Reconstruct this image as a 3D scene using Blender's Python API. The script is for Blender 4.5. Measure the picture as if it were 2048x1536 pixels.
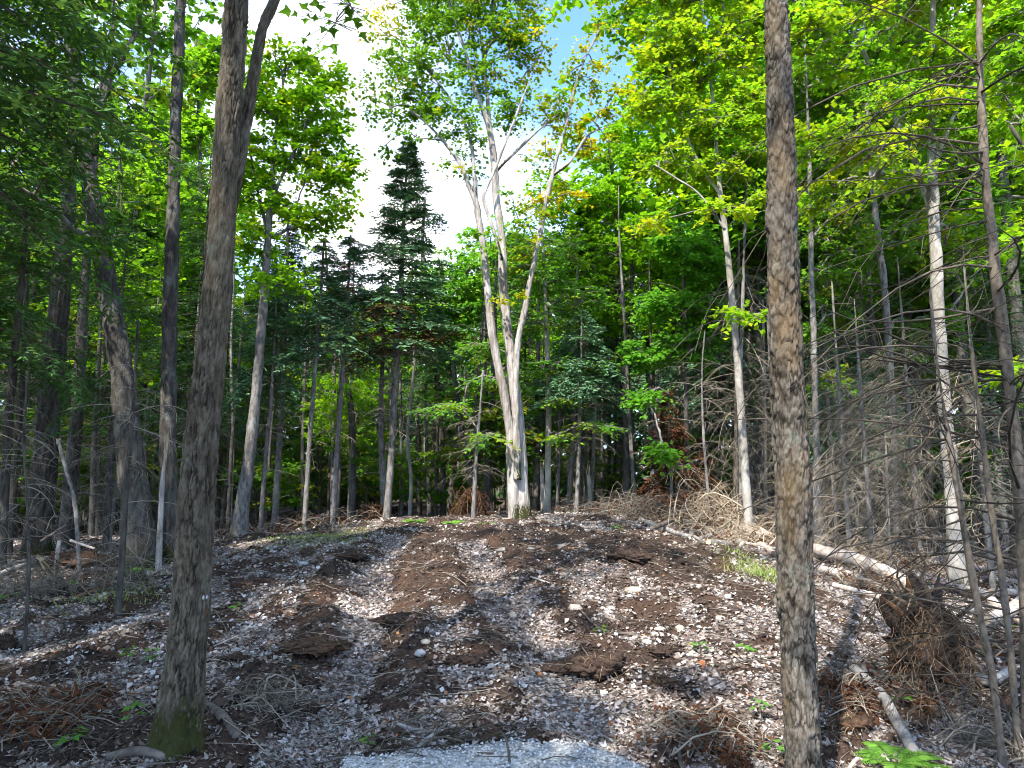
import bpy, math, random
import numpy as np
R_ = math.radians
for o in list(bpy.data.objects):
    bpy.data.objects.remove(o)
SC = bpy.context.scene
COL = SC.collection
# ------------------------------------------------------------------ camera, sky, sun, exposure
F = 1479.0; PITCH = R_(7.0); CAM = np.array([0.0, 0.0, 1.62])
cam_d = bpy.data.cameras.new('camera'); cam = bpy.data.objects.new('camera', cam_d); COL.objects.link(cam)
cam.location = CAM; cam.rotation_euler = (math.pi / 2 + PITCH, 0, 0)
cam_d.sensor_width = 36.0; cam_d.lens = 36.0 * F / 2048.0; cam_d.clip_end = 1500; cam_d.clip_start = 0.05
SC.camera = cam
SUN_EL = R_(52.0); SUN_AZ = R_(207.0)     # azimuth measured clockwise from +Y: behind the camera, to the left
world = bpy.data.worlds.new('World'); SC.world = world; world.use_nodes = True
wn = world.node_tree.nodes; wl = world.node_tree.links; wn.clear()
w_out = wn.new('ShaderNodeOutputWorld'); w_bg = wn.new('ShaderNodeBackground'); w_sky = wn.new('ShaderNodeTexSky')
w_sky.sky_type = 'NISHITA'; w_sky.sun_disc = False; w_sky.sun_elevation = SUN_EL; w_sky.sun_rotation = SUN_AZ
w_tc = wn.new('ShaderNodeTexCoord'); w_map = wn.new('ShaderNodeMapping'); w_n = wn.new('ShaderNodeTexNoise')
w_map.inputs['Location'].default_value = (17.577, 1.949, 2.719); w_map.inputs['Scale'].default_value = (1.0, 1.0, 1.7)
w_n.inputs['Scale'].default_value = 2.1; w_n.inputs['Detail'].default_value = 6; w_n.inputs['Roughness'].default_value = 0.55
w_r = wn.new('ShaderNodeValToRGB'); w_r.color_ramp.elements[0].position = 0.42; w_r.color_ramp.elements[1].position = 0.65
w_mix = wn.new('ShaderNodeMix'); w_mix.data_type = 'RGBA'; w_cl = wn.new('ShaderNodeValToRGB'); w_cl.color_ramp.elements[0].position = 0.45; w_cl.color_ramp.elements[0].color = (4.6, 4.65, 4.8, 1); w_cl.color_ramp.elements[1].position = 0.7; w_cl.color_ramp.elements[1].color = (7.4, 7.25, 7.0, 1)
wl.new(w_n.outputs['Fac'], w_cl.inputs[0]); wl.new(w_cl.outputs[0], w_mix.inputs[7])
w_bl = wn.new('ShaderNodeMix'); w_bl.data_type = 'RGBA'; w_bl.blend_type = 'MULTIPLY'; w_bl.inputs[0].default_value = 1.0
w_bl.inputs[7].default_value = (0.85, 1.12, 1.55, 1)
wl.new(w_sky.outputs[0], w_bl.inputs[6])
wl.new(w_tc.outputs['Generated'], w_map.inputs[0]); wl.new(w_map.outputs[0], w_n.inputs['Vector']); wl.new(w_n.outputs['Fac'], w_r.inputs[0])
wl.new(w_r.outputs[0], w_mix.inputs[0]); wl.new(w_bl.outputs[2], w_mix.inputs[6]); wl.new(w_mix.outputs[2], w_bg.inputs[0])
w_bg.inputs[1].default_value = 0.15; wl.new(w_bg.outputs[0], w_out.inputs[0])
sun_d = bpy.data.lights.new('sun', 'SUN'); sun = bpy.data.objects.new('sun', sun_d); COL.objects.link(sun)
sun_d.energy = 4.2; sun_d.angle = R_(0.8); sun_d.color = (1.0, 0.95, 0.86)
sun.rotation_euler = (math.pi / 2 - SUN_EL, 0, math.pi - SUN_AZ); sun.location = (0, 0, 30)
SUNV = np.array([math.sin(SUN_AZ) * math.cos(SUN_EL), math.cos(SUN_AZ) * math.cos(SUN_EL), math.sin(SUN_EL)])
vs = SC.view_settings; vs.view_transform = 'Standard'; vs.look = 'None'; vs.gamma = 1.0; vs.use_curve_mapping = False
vs.exposure = 1.42
cy = SC.cycles; cy.max_bounces = 4; cy.diffuse_bounces = 2; cy.glossy_bounces = 2; cy.transmission_bounces = 2
cy.transparent_max_bounces = 4; cy.use_denoising = True; cy.caustics_reflective = False; cy.caustics_refractive = False
cy.filter_width = 1.0; cy.sample_clamp_indirect = 6.0; cy.use_adaptive_sampling = True; cy.adaptive_threshold = 0.03
# ------------------------------------------------------------------ numeric helpers
rng = np.random.default_rng(11)
def seed(n):
    global rng
    rng = np.random.default_rng(n)
def U(a, b, n=None): return rng.uniform(a, b, n)
def _h(ix, iy, iz, s):
    h = (ix.astype(np.int64) * 374761393 + iy.astype(np.int64) * 668265263 + iz.astype(np.int64) * 2147483647 + s * 974634777) & 0xFFFFFFFF
    h = ((h ^ (h >> 13)) * 1274126177) & 0xFFFFFFFF
    h = ((h ^ (h >> 16)) * 2246822519) & 0xFFFFFFFF
    return ((h ^ (h >> 15)) & 0xFFFFFF) / float(0xFFFFFF)
def vn(x, y, z=0.0, s=0):
    x, y, z = np.broadcast_arrays(np.asarray(x, float), np.asarray(y, float), np.asarray(z, float))
    ix, iy, iz = np.floor(x), np.floor(y), np.floor(z)
    fx, fy, fz = x - ix, y - iy, z - iz
    fx = fx * fx * (3 - 2 * fx); fy = fy * fy * (3 - 2 * fy); fz = fz * fz * (3 - 2 * fz)
    r = 0
    for a in (0, 1):
        for b in (0, 1):
            for c in (0, 1):
                w = (fx if a else 1 - fx) * (fy if b else 1 - fy) * (fz if c else 1 - fz)
                r = r + w * _h(ix + a, iy + b, iz + c, s)
    return r * 2 - 1
def fbm(x, y, z=0.0, o=4, s=0, g=0.5):
    r = 0; a = 1.0; f = 1.0
    for i in range(o):
        r = r + a * vn(x * f, y * f, z * f, s + i * 17); a *= g; f *= 2.03
    return r
def voro(x, y, z, s=0):
    ix, iy, iz = np.floor(x), np.floor(y), np.floor(z)
    f1 = np.full(x.shape, 9.0); f2 = f1.copy(); cid = np.zeros(x.shape); oz = np.zeros(x.shape)
    for a in (-1, 0, 1):
        for b in (-1, 0, 1):
            for c in (-1, 0, 1):
                cx, cy_, cz = ix + a, iy + b, iz + c
                d = np.sqrt((cx + _h(cx, cy_, cz, s) - x) ** 2 + (cy_ + _h(cx, cy_, cz, s + 1) - y) ** 2 + (cz + _h(cx, cy_, cz, s + 2) - z) ** 2)
                hid = _h(cx, cy_, cz, s + 3)
                n = d < f1
                f2 = np.where(n, f1, np.minimum(f2, d)); cid = np.where(n, hid, cid); oz = np.where(n, cz + _h(cx, cy_, cz, s + 2) - z, oz); f1 = np.minimum(f1, d)
    return f1, f2, cid, oz
def sm(a, b, x):
    t = np.clip((x - a) / (b - a), 0, 1); return t * t * (3 - 2 * t)
def norm(v): return v / np.maximum(np.linalg.norm(v, axis=-1, keepdims=True), 1e-9)
FW = np.array([0, math.cos(PITCH), math.sin(PITCH)]); UPV = np.array([0, -math.sin(PITCH), math.cos(PITCH)])
def at(px, py, Y):
    d = FW + np.array([1.0, 0, 0]) * (px - 1024) / F + UPV * (768 - py) / F
    return CAM + d * (Y / d[1])
def proj(x, y, z):
    v = np.stack([np.asarray(x, float) - CAM[0], np.asarray(y, float) - CAM[1], np.asarray(z, float) - CAM[2]], -1)
    dp = np.maximum(v @ FW, 0.05)
    return 1024 + F * v[..., 0] / dp, 768 - F * (v @ UPV) / dp
def H0(x, y):
    x = np.asarray(x, float); y = np.asarray(y, float)
    up = sm(2.6, 13.2, y)
    k = 0.20 + 0.66 * np.exp(-((x - 0.9) / 5.2) ** 2) + 0.14 * np.exp(-((x + 6) / 4.0) ** 2)
    fall = 1 - 0.62 * sm(13.8, 21, y)
    return k * up * fall + 0.004 * np.maximum(y - 25, 0)
def PG(px, py, HF=None):
    HF = HF or H0
    d = FW + np.array([1.0, 0, 0]) * (px - 1024) / F + UPV * (768 - py) / F
    lo = 1.5; prev = lo
    for t in np.arange(1.5, 60, 0.05):
        p = CAM + d * (t / d[1])
        if p[2] <= HF(p[0], p[1]):
            break
    return p
def polydist(x, y, pts):
    best = np.full(np.shape(x), 1e9)
    for a, b in zip(pts[:-1], pts[1:]):
        ax, ay = a[0], a[1]; dx, dy = b[0] - ax, b[1] - ay
        t = np.clip(((x - ax) * dx + (y - ay) * dy) / (dx * dx + dy * dy + 1e-9), 0, 1)
        best = np.minimum(best, np.hypot(x - ax - t * dx, y - ay - t * dy))
    return best
RUT1 = [PG(*p)[:2] for p in ((600, 1536), (660, 1440), (690, 1370), (730, 1290), (735, 1220), (728, 1170), (745, 1120), (790, 1085))]
RUT2 = [PG(*p)[:2] for p in ((1200, 1460), (1160, 1400), (1120, 1340), (1080, 1280), (1030, 1220), (990, 1170), (965, 1120), (960, 1090))]
# soil (negative) and leaf (positive) patches, found on the ground through the picture once, then plain ground coordinates
PATCH = [(690, 1130, 60, 30, -.9), (650, 1200, 50, 50, -.8), (860, 1130, 60, 30, -.5), (900, 1160, 80, 40, -.7), (790, 1290, 60, 60, -.9), (820, 1200, 45, 30, -.8),
         (630, 1300, 60, 35, -.9), (960, 1290, 80, 60, -.5), (1040, 1130, 60, 40, -.8), (980, 1150, 40, 40, -.6), (1190, 1340, 60, 50, -1.), (1110, 1330, 70, 35, -.7),
         (1260, 1115, 90, 35, -.9), (1380, 1160, 90, 40, -.6), (1150, 1100, 160, 25, -.7), (900, 1075, 160, 25, -.7), (1340, 1220, 90, 40, -.4), (1440, 1430, 80, 60, -.7),
         (480, 1390, 90, 50, -.6), (150, 1330, 90, 60, -.7), (330, 1170, 60, 25, -.5), (250, 1215, 60, 20, -.6), (100, 1300, 80, 40, -.3), (510, 1170, 60, 25, -.6), (560, 1130, 70, 20, -.4),
         (120, 1470, 150, 60, -.7), (560, 1440, 90, 60, -.5), (860, 1450, 120, 40, .2), (1290, 1470, 120, 40, -.3), (1350, 1100, 90, 25, -.5), (560, 1240, 90, 40, .4), (120, 1230, 110, 30, .4),
         (200, 1280, 120, 40, .4), (620, 1420, 60, 70, .4), (960, 1400, 130, 50, .3), (1330, 1400, 90, 30, .5), (1500, 1260, 60, 60, .4), (1660, 1180, 80, 60, .3), (930, 1220, 60, 40, .3)]
PW = [(PG(a, b), (c, d, e)) for a, b, c, d, e in PATCH]
def litter(x, y):
    x = np.asarray(x, float); y = np.asarray(y, float)
    px, py = proj(x, y, H0(x, y))
    v = 0.56 + 0.28 * fbm(x * 1.1, y * 1.1, 0, 2, 5) + 0.62 * fbm(x * 4.3, y * 3.4, 0, 4, 9, 0.78)
    for (p, (rx, ry, e)) in PW:
        sc = p[1] / F
        v = v + 0.75 * e * np.exp(-((x - p[0]) / (rx * sc)) ** 2 - ((y - p[1]) / (ry * sc * p[1] / 1.9)) ** 2)
    d = np.minimum(polydist(x, y, RUT1), polydist(x, y, RUT2))
    v = v + 0.85 * np.exp(-(d / 0.24) ** 2) - 0.45 * np.exp(-((d - 0.48) / 0.16) ** 2)
    v = v - 0.25 * sm(14, 17, y)
    return np.clip(v, 0, 1)
GRAVEL = [PG(*p)[:2] for p in ((690, 1536), (760, 1524), (830, 1512), (900, 1516), (960, 1506), (1000, 1497), (1060, 1493), (1130, 1494), (1190, 1506), (1240, 1528), (1290, 1545))]
def gravel_edge(x):
    xs = [p[0] for p in GRAVEL]; ys = [p[1] for p in GRAVEL]
    return np.interp(x, xs, ys, left=ys[0] - 0.5, right=ys[-1] - 0.4)
def gravel_in(x, y):
    x = np.asarray(x, float); e = gravel_edge(x) + 0.05 * vn(x * 6, 0, 0, 77) + 0.03 * vn(x * 15, y * 15, 0, 78)
    lo, hi = GRAVEL[0][0], GRAVEL[-1][0]
    return sm(-0.02, 0.10, e - y) * sm(lo - .55 - 1.1 * sm(3.9, 2, y), lo - .3 - 1.1 * sm(3.9, 2, y), x) * (1 - sm(hi + .2 + 1.1 * sm(3.9, 2, y), hi + .45 + 1.1 * sm(3.9, 2, y), x))
def H(x, y):
    x = np.asarray(x, float); y = np.asarray(y, float)
    L = litter(x, y)
    near = 1 - sm(15, 22, y)
    z = H0(x, y) + near * (0.075 * fbm(x * 0.9, y * 0.9, 0, 2, 21) + (0.30 + 0.7 * (1 - L)) * (0.055 * fbm(x * 2.6, y * 2.6, 0, 3, 31) + 0.03 * np.abs(fbm(x * 7, y * 7, 0, 3, 41))))
    z = z + (1 - near) * 0.1 * fbm(x * .35, y * .35, 0, 3, 23)
    d = np.minimum(polydist(x, y, RUT1), polydist(x, y, RUT2))
    z = z - 0.085 * np.exp(-(d / 0.22) ** 2) + 0.055 * np.exp(-((d - 0.45) / 0.15) ** 2) * (0.6 + 0.6 * vn(x * 3, y * 3, 0, 3))
    g = gravel_in(x, y)
    return z * (1 - g) + g * (H0(x, y) - 0.02) * 1.0
# ------------------------------------------------------------------ mesh builder
class MB:
    def __init__(s): s.v = []; s.t = []; s.q = []; s.a = []; s.b = []; s.n = 0
    def add(s, v, tris=None, quads=None, a=0.5, b=0.0):
        v = np.asarray(v, np.float32).reshape(-1, 3); k = len(v)
        s.v.append(v); s.a.append(np.broadcast_to(np.asarray(a, np.float32), (k,)).copy()); s.b.append(np.broadcast_to(np.asarray(b, np.float32), (k,)).copy())
        if tris is not None and len(tris): s.t.append(np.asarray(tris, np.int64).reshape(-1, 3) + s.n)
        if quads is not None and len(quads): s.q.append(np.asarray(quads, np.int64).reshape(-1, 4) + s.n)
        s.n += k
    def tubes(s, P, R, sides=4, a=0.5, b=0.0, cap=False):
        P = np.asarray(P, float); R = np.asarray(R, float)
        if P.ndim == 2: P = P[None]; R = R[None]
        N, K, _ = P.shape
        T = np.gradient(P, axis=1); T = norm(T)
        ref = norm(P[:, -1] - P[:, 0]); alt = np.where(np.abs(ref[:, 2:3]) < 0.8, [[0, 0, 1.0]], [[1.0, 0, 0]])
        alt = np.repeat(alt[:, None], K, 1)
        u = norm(np.cross(alt, T)); w = np.cross(T, u)
        th = np.linspace(0, 2 * math.pi, sides, endpoint=False)
        V = P[:, :, None] + R[:, :, None, None] * (np.cos(th)[None, None, :, None] * u[:, :, None] + np.sin(th)[None, None, :, None] * w[:, :, None])
        i = np.arange(N)[:, None, None] * K * sides + np.arange(K - 1)[None, :, None] * sides
        j = np.arange(sides)[None, None]; j2 = (j + 1) % sides
        Q = np.stack([i + j, i + j2, i + sides + j2, i + sides + j], -1).reshape(-1, 4)
        tr = None
        if cap:
            e = np.arange(N)[:, None] * K * sides
            k = np.arange(1, sides - 1)[None]
            tr = np.concatenate([np.stack([e + 0 * k, e + k + 1, e + k], -1).reshape(-1, 3), np.stack([e + (K - 1) * sides + 0 * k, e + (K - 1) * sides + k, e + (K - 1) * sides + k + 1], -1).reshape(-1, 3)])
        aa = np.broadcast_to(np.asarray(a, float).reshape(-1, 1, 1) if np.ndim(a) == 1 else np.asarray(a, float), (N, K, sides)).reshape(-1)
        bb = np.broadcast_to(np.asarray(b, float).reshape(-1, 1, 1) if np.ndim(b) == 1 else np.asarray(b, float), (N, K, sides)).reshape(-1)
        s.add(V, tr, Q, aa, bb)
    def cards(s, pos, d, n, size, shape, tris, a, b=0.0):
        """leaf-like faces: shape (k,3) in (side, along, normal)"""
        d = norm(d); n = norm(n - np.sum(n * d, -1, keepdims=True) * d); sd = np.cross(d, n)
        sh = np.asarray(shape, float); k = len(sh); N = len(pos)
        size = np.broadcast_to(np.asarray(size, float), (N,)) if np.ndim(size) < 2 else size
        if np.ndim(size) == 1: size = np.repeat(size[:, None], 3, 1)
        V = pos[:, None] + size[:, None, 0:1] * sh[None, :, 0:1] * sd[:, None] + size[:, None, 1:2] * sh[None, :, 1:2] * d[:, None] + size[:, None, 2:3] * sh[None, :, 2:3] * n[:, None]
        tr = np.asarray(tris)[None] + (np.arange(N) * k)[:, None, None]
        s.add(V, tr, None, np.repeat(np.broadcast_to(a, (N,)), k), np.repeat(np.broadcast_to(b, (N,)), k))
    def mesh(s, name, mat, smooth=False):
        v = np.concatenate(s.v); t = np.concatenate(s.t) if s.t else np.zeros((0, 3), int); q = np.concatenate(s.q) if s.q else np.zeros((0, 4), int)
        me = bpy.data.meshes.new(name); me.vertices.add(len(v)); me.vertices.foreach_set('co', v.ravel())
        nl = t.size + q.size; npoly = len(t) + len(q)
        me.loops.add(nl); me.polygons.add(npoly)
        me.loops.foreach_set('vertex_index', np.concatenate([t.ravel(), q.ravel()]).astype(np.int32))
        st = np.concatenate([np.arange(len(t)) * 3, t.size + np.arange(len(q)) * 4]).astype(np.int32)
        me.polygons.foreach_set('loop_start', st)
        if smooth: me.polygons.foreach_set('use_smooth', np.ones(npoly, bool))
        for nm, ar in (('rnd', s.a), ('tint', s.b)):
            at_ = me.attributes.new(nm, 'FLOAT', 'POINT'); at_.data.foreach_set('value', np.concatenate(ar))
        me.update(calc_edges=True)
        if mat: me.materials.append(mat)
        return me
    def build(s, name, mat, parent=None, smooth=False, off=None):
        if off is not None: s.v = [a - np.asarray(off, np.float32) for a in s.v]
        o = bpy.data.objects.new(name, s.mesh(name, mat, smooth)); COL.objects.link(o)
        if parent: o.parent = parent
        return o
LABELS = set()
def tag(o, label, cat, group=None, kind=None):
    o['label'] = label; o['category'] = cat
    if group: o['group'] = group
    if kind: o['kind'] = kind
    return o
def empty(name, loc=(0, 0, 0), rz=0.0, sc=1.0):
    o = bpy.data.objects.new(name, None); COL.objects.link(o); o.location = loc; o.rotation_euler[2] = rz; o.scale = (sc, sc, sc); o.empty_display_size = 0.2
    return o
def copy_tree(root, loc, rz, sc, label, cat=None, group=None, tilt=(0, 0)):
    r = root.copy(); COL.objects.link(r); r.location = loc; r.rotation_euler = (tilt[0], tilt[1], rz); r.scale = (sc, sc, sc) if np.ndim(sc) == 0 else sc
    r['label'] = label
    if group: r['group'] = group
    elif 'group' in r.keys(): del r['group']
    if cat: r['category'] = cat
    for ch in root.children:
        c = ch.copy(); COL.objects.link(c); c.parent = r
        for g in ch.children:
            d = g.copy(); COL.objects.link(d); d.parent = c
    return r
def spline(pts, n):
    p = np.asarray(pts, float); m = len(p)
    if m == 2: return p[0] + (p[1] - p[0]) * np.linspace(0, 1, n)[:, None]
    q = np.vstack([2 * p[0] - p[1], p, 2 * p[-1] - p[-2]])
    u = np.linspace(0, m - 1 - 1e-6, n); i = u.astype(int); t = (u - i)[:, None]
    a, b, c, d = q[i], q[i + 1], q[i + 2], q[i + 3]
    return 0.5 * (2 * b + (c - a) * t + (2 * a - 5 * b + 4 * c - d) * t * t + (3 * b - a - 3 * c + d) * t ** 3)
# ------------------------------------------------------------------ materials
def nm(name):
    m = bpy.data.materials.new(name); m.use_nodes = True
    nt = m.node_tree; nt.nodes.clear()
    return m, nt, nt.nodes, nt.links
def attr(N, name):
    a = N.new('ShaderNodeAttribute'); a.attribute_name = name; return a.outputs['Fac']
def mixc(N, L, f, a, b, mode='MIX'):
    x = N.new('ShaderNodeMix'); x.data_type = 'RGBA'; x.blend_type = mode
    for i, v in ((0, f), (6, a), (7, b)):
        if isinstance(v, (int, float)): x.inputs[i].default_value = v
        elif isinstance(v, tuple): x.inputs[i].default_value = (*v, 1)
        else: L.new(v, x.inputs[i])
    return x.outputs[2]
def ramp(N, L, f, stops):
    r = N.new('ShaderNodeValToRGB'); cr = r.color_ramp
    while len(cr.elements) < len(stops): cr.elements.new(0.5)
    for e, (p, c) in zip(cr.elements, stops):
        e.position = p; e.color = (*c, 1) if len(c) == 3 else c
    L.new(f, r.inputs[0]); return r.outputs[0]
def tex(N, L, scale, mapsc=(1, 1, 1), detail=4, kind='noise', rough=0.55, coord='Object'):
    tc = N.new('ShaderNodeTexCoord'); mp = N.new('ShaderNodeMapping'); mp.inputs['Scale'].default_value = mapsc
    L.new(tc.outputs[coord], mp.inputs[0])
    if kind == 'noise':
        t = N.new('ShaderNodeTexNoise'); t.inputs['Detail'].default_value = detail; t.inputs['Roughness'].default_value = rough
        o = t.outputs['Fac']
    else:
        t = N.new('ShaderNodeTexVoronoi'); t.feature = kind; o = t.outputs['Distance']
    t.inputs['Scale'].default_value = scale; L.new(mp.outputs[0], t.inputs['Vector'])
    return o
def mth(N, L, op, a, b=0.0, clamp=False):
    x = N.new('ShaderNodeMath'); x.operation = op; x.use_clamp = clamp
    for i, v in ((0, a), (1, b)):
        if isinstance(v, (int, float)): x.inputs[i].default_value = v
        else: L.new(v, x.inputs[i])
    return x.outputs[0]
def finish(nt, N, L, col, rough=0.85, bump=None, bstr=0.5, bdist=0.01, spec=0.25):
    b = N.new('ShaderNodeBsdfPrincipled'); o = N.new('ShaderNodeOutputMaterial')
    if isinstance(col, tuple): b.inputs['Base Color'].default_value = (*col, 1)
    else: L.new(col, b.inputs['Base Color'])
    b.inputs['Roughness'].default_value = rough; b.inputs['Specular IOR Level'].default_value = spec
    if bump is not None:
        bp = N.new('ShaderNodeBump'); bp.inputs['Strength'].default_value = bstr; bp.inputs['Distance'].default_value = bdist
        L.new(bump, bp.inputs['Height']); L.new(bp.outputs[0], b.inputs['Normal'])
    L.new(b.outputs[0], o.inputs[0]); return b
def leafmat(name, dark, light, tint, trans=0.48, tb=1.6, rough=0.5):
    m, nt, N, L = nm(name)
    c = mixc(N, L, attr(N, 'rnd'), dark, light)
    c = mixc(N, L, attr(N, 'tint'), c, tint)
    b = N.new('ShaderNodeBsdfDiffuse'); L.new(c, b.inputs['Color'])
    t = N.new('ShaderNodeBsdfTranslucent'); tc = mixc(N, L, 1.0, c, (tb * 1.08, tb * 1.0, tb * 0.45), 'MULTIPLY'); L.new(tc, t.inputs[0])
    x = N.new('ShaderNodeMixShader'); x.inputs[0].default_value = trans; L.new(b.outputs[0], x.inputs[1]); L.new(t.outputs[0], x.inputs[2])
    o = N.new('ShaderNodeOutputMaterial'); L.new(x.outputs[0], o.inputs[0]); return m
def barkmat(name, dark, light, zs=0.18, sc=26.0, lichen=(0.30, 0.36, 0.32), lf=0.25, moss=(0.036, 0.038, 0.010), groove=True, bd=0.012, rust=0.0, crk=0.55):
    m, nt, N, L = nm(name)
    n1 = tex(N, L, sc, (1, 1, zs), 5); n2 = tex(N, L, 3.5, (1, 1, 0.5), 4); n3 = tex(N, L, 60, (1, 1, 0.4), 3)
    v = tex(N, L, sc * 1.1, (1, 1, zs), kind='DISTANCE_TO_EDGE')
    c = ramp(N, L, n1, [(0.3, dark), (0.62, light)])
    c = mixc(N, L, mth(N, L, 'MULTIPLY', ramp(N, L, n2, [(0.42, (0, 0, 0)), (0.68, (1, 1, 1))]), 0.55), c, tuple(min(1, x * 0.45) for x in dark))
    if groove: c = mixc(N, L, 1.0, c, ramp(N, L, attr(N, 'rnd'), [(0.02, (0.12, 0.11, 0.10)), (0.30, (0.55, 0.53, 0.5)), (0.55, (1, 1, 1)), (0.95, (1.55, 1.55, 1.55))]), 'MULTIPLY')
    else: c = mixc(N, L, mth(N, L, 'MULTIPLY', mth(N, L, 'MULTIPLY', ramp(N, L, v, [(0.0, (1, 1, 1)), (0.12, (0, 0, 0))]), crk), ramp(N, L, n2, [(0.35, (0, 0, 0)), (0.6, (1, 1, 1))])), c, tuple(x * 0.5 for x in dark))
    n4 = tex(N, L, 5.0, (1, 1, 0.6), 5, rough=0.7)
    c = mixc(N, L, mth(N, L, 'MULTIPLY', ramp(N, L, n4, [(0.60 - 0.12 * lf, (0, 0, 0)), (0.70 - 0.1 * lf, (1, 1, 1))]), 0.75 * min(1, lf * 2.5)), c, lichen)
    if rust > 0:
        n5 = tex(N, L, 4.2, (1, 1, 0.35), 4)
        c = mixc(N, L, mth(N, L, 'MULTIPLY', ramp(N, L, n5, [(0.5, (0, 0, 0)), (0.68, (1, 1, 1))]), rust), c, (0.13, 0.085, 0.04))
    mo = mth(N, L, 'MULTIPLY', attr(N, 'tint'), mth(N, L, 'SUBTRACT', mth(N, L, 'MULTIPLY', n3, 2.6), 0.45), True)
    c = mixc(N, L, ramp(N, L, mo, [(0.25, (0, 0, 0)), (0.6, (1, 1, 1))]), c, moss)
    h = mth(N, L, 'ADD', n1, mth(N, L, 'MULTIPLY', n3, 0.35))
    if not groove: h = mth(N, L, 'ADD', h, mth(N, L, 'MULTIPLY', ramp(N, L, v, [(0, (0, 0, 0)), (0.2, (1, 1, 1))]), 0.7 * crk))
    finish(nt, N, L, c, 0.9, h, 0.8, bd, 0.15); return m
def plainmat(name, c1, c2, sc=20, ms=(1, 1, 1), bd=0.006, rough=0.9, ra=0.0):
    m, nt, N, L = nm(name)
    n = tex(N, L, sc, ms, 5)
    f = n
    if ra: f = mth(N, L, 'ADD', mth(N, L, 'MULTIPLY', n, 1 - ra), mth(N, L, 'MULTIPLY', attr(N, 'rnd'), ra))
    c = ramp(N, L, f, [(0.3, c1), (0.7, c2)])
    finish(nt, N, L, c, rough, n, 0.6, bd, 0.15); return m
M = {}
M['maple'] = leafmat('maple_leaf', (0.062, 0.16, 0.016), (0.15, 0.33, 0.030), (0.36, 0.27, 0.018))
M['maple_sunlit'] = leafmat('maple_leaf_sun_tinted', (0.11, 0.26, 0.014), (0.25, 0.48, 0.022), (0.45, 0.46, 0.015))  # sunlit copy of the maple leaf, sun put into a brighter yellow-green
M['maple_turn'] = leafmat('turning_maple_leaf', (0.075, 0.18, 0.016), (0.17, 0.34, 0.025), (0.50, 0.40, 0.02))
M['under'] = leafmat('understory_leaf', (0.065, 0.20, 0.022), (0.16, 0.38, 0.045), (0.34, 0.45, 0.03))
M['fir'] = leafmat('fir_needle', (0.06, 0.14, 0.066), (0.155, 0.27, 0.145), (0.10, 0.045, 0.02), 0.12, 1.2)
M['hemlock'] = leafmat('hemlock_needle', (0.034, 0.095, 0.028), (0.11, 0.215, 0.065), (0.09, 0.05, 0.02), 0.18, 1.3)
M['rust'] = leafmat('dead_rust_needle', (0.055, 0.024, 0.014), (0.15, 0.068, 0.036), (0.30, 0.2, 0.12), 0.15, 1.2)
M['fern'] = leafmat('fern_leaf', (0.08, 0.20, 0.03), (0.20, 0.38, 0.06), (0.3, 0.35, 0.05), 0.4)
M['seedling'] = leafmat('seedling_leaf', (0.06, 0.17, 0.03), (0.15, 0.32, 0.06), (0.35, 0.30, 0.04), 0.4)
def littermat():
    m, nt, N, L = nm('fallen_leaf')
    c = ramp(N, L, attr(N, 'rnd'), [(0.0, (0.045, 0.028, 0.02)), (0.22, (0.14, 0.095, 0.07)), (0.42, (0.27, 0.21, 0.172)), (0.62, (0.40, 0.345, 0.305)), (0.82, (0.53, 0.48, 0.45)), (0.93, (0.64, 0.60, 0.575)), (0.955, (0.42, 0.19, 0.055)), (1.0, (0.36, 0.09, 0.04))])
    n = tex(N, L, 45, (1, 1, 1), 3)
    c = mixc(N, L, 0.35, c, ramp(N, L, n, [(0.3, (0.25, 0.2, 0.18)), (0.7, (1, 1, 1))]), 'MULTIPLY')
    b = N.new('ShaderNodeBsdfPrincipled'); L.new(c, b.inputs['Base Color']); b.inputs['Roughness'].default_value = 0.55; b.inputs['Specular IOR Level'].default_value = 0.4
    t = N.new('ShaderNodeBsdfTranslucent'); L.new(c, t.inputs[0])
    x = N.new('ShaderNodeMixShader'); x.inputs[0].default_value = 0.15; L.new(b.outputs[0], x.inputs[1]); L.new(t.outputs[0], x.inputs[2])
    o = N.new('ShaderNodeOutputMaterial'); L.new(x.outputs[0], o.inputs[0]); return m
M['litter'] = littermat()
def groundmat():
    m, nt, N, L = nm('forest_soil')
    a = tex(N, L, 1.7, detail=6); b = tex(N, L, 38, detail=5, rough=0.7); c_ = tex(N, L, 9, detail=5)
    soil = ramp(N, L, b, [(0.25, (0.014, 0.009, 0.007)), (0.5, (0.042, 0.028, 0.021)), (0.75, (0.11, 0.078, 0.060))])
    soil = mixc(N, L, ramp(N, L, a, [(0.45, (0, 0, 0)), (0.7, (1, 1, 1))]), soil, ramp(N, L, b, [(0.3, (0.035, 0.018, 0.012)), (0.7, (0.11, 0.066, 0.044))]))
    lit = ramp(N, L, b, [(0.3, (0.07, 0.048, 0.038)), (0.48, (0.16, 0.12, 0.10)), (0.66, (0.36, 0.31, 0.285))])
    f = mth(N, L, 'ADD', attr(N, 'rnd'), mth(N, L, 'MULTIPLY', mth(N, L, 'SUBTRACT', c_, 0.5), 1.3))
    col = mixc(N, L, ramp(N, L, f, [(0.42, (0, 0, 0)), (0.8, (1, 1, 1))]), soil, lit)
    col = mixc(N, L, attr(N, 'tint'), col, (0.035, 0.05, 0.012))
    h = mth(N, L, 'ADD', mth(N, L, 'MULTIPLY', c_, 0.8), mth(N, L, 'MULTIPLY', b, 0.5))
    finish(nt, N, L, col, 0.95, h, 1.0, 0.03, 0.1); return m
M['ground'] = groundmat()
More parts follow.
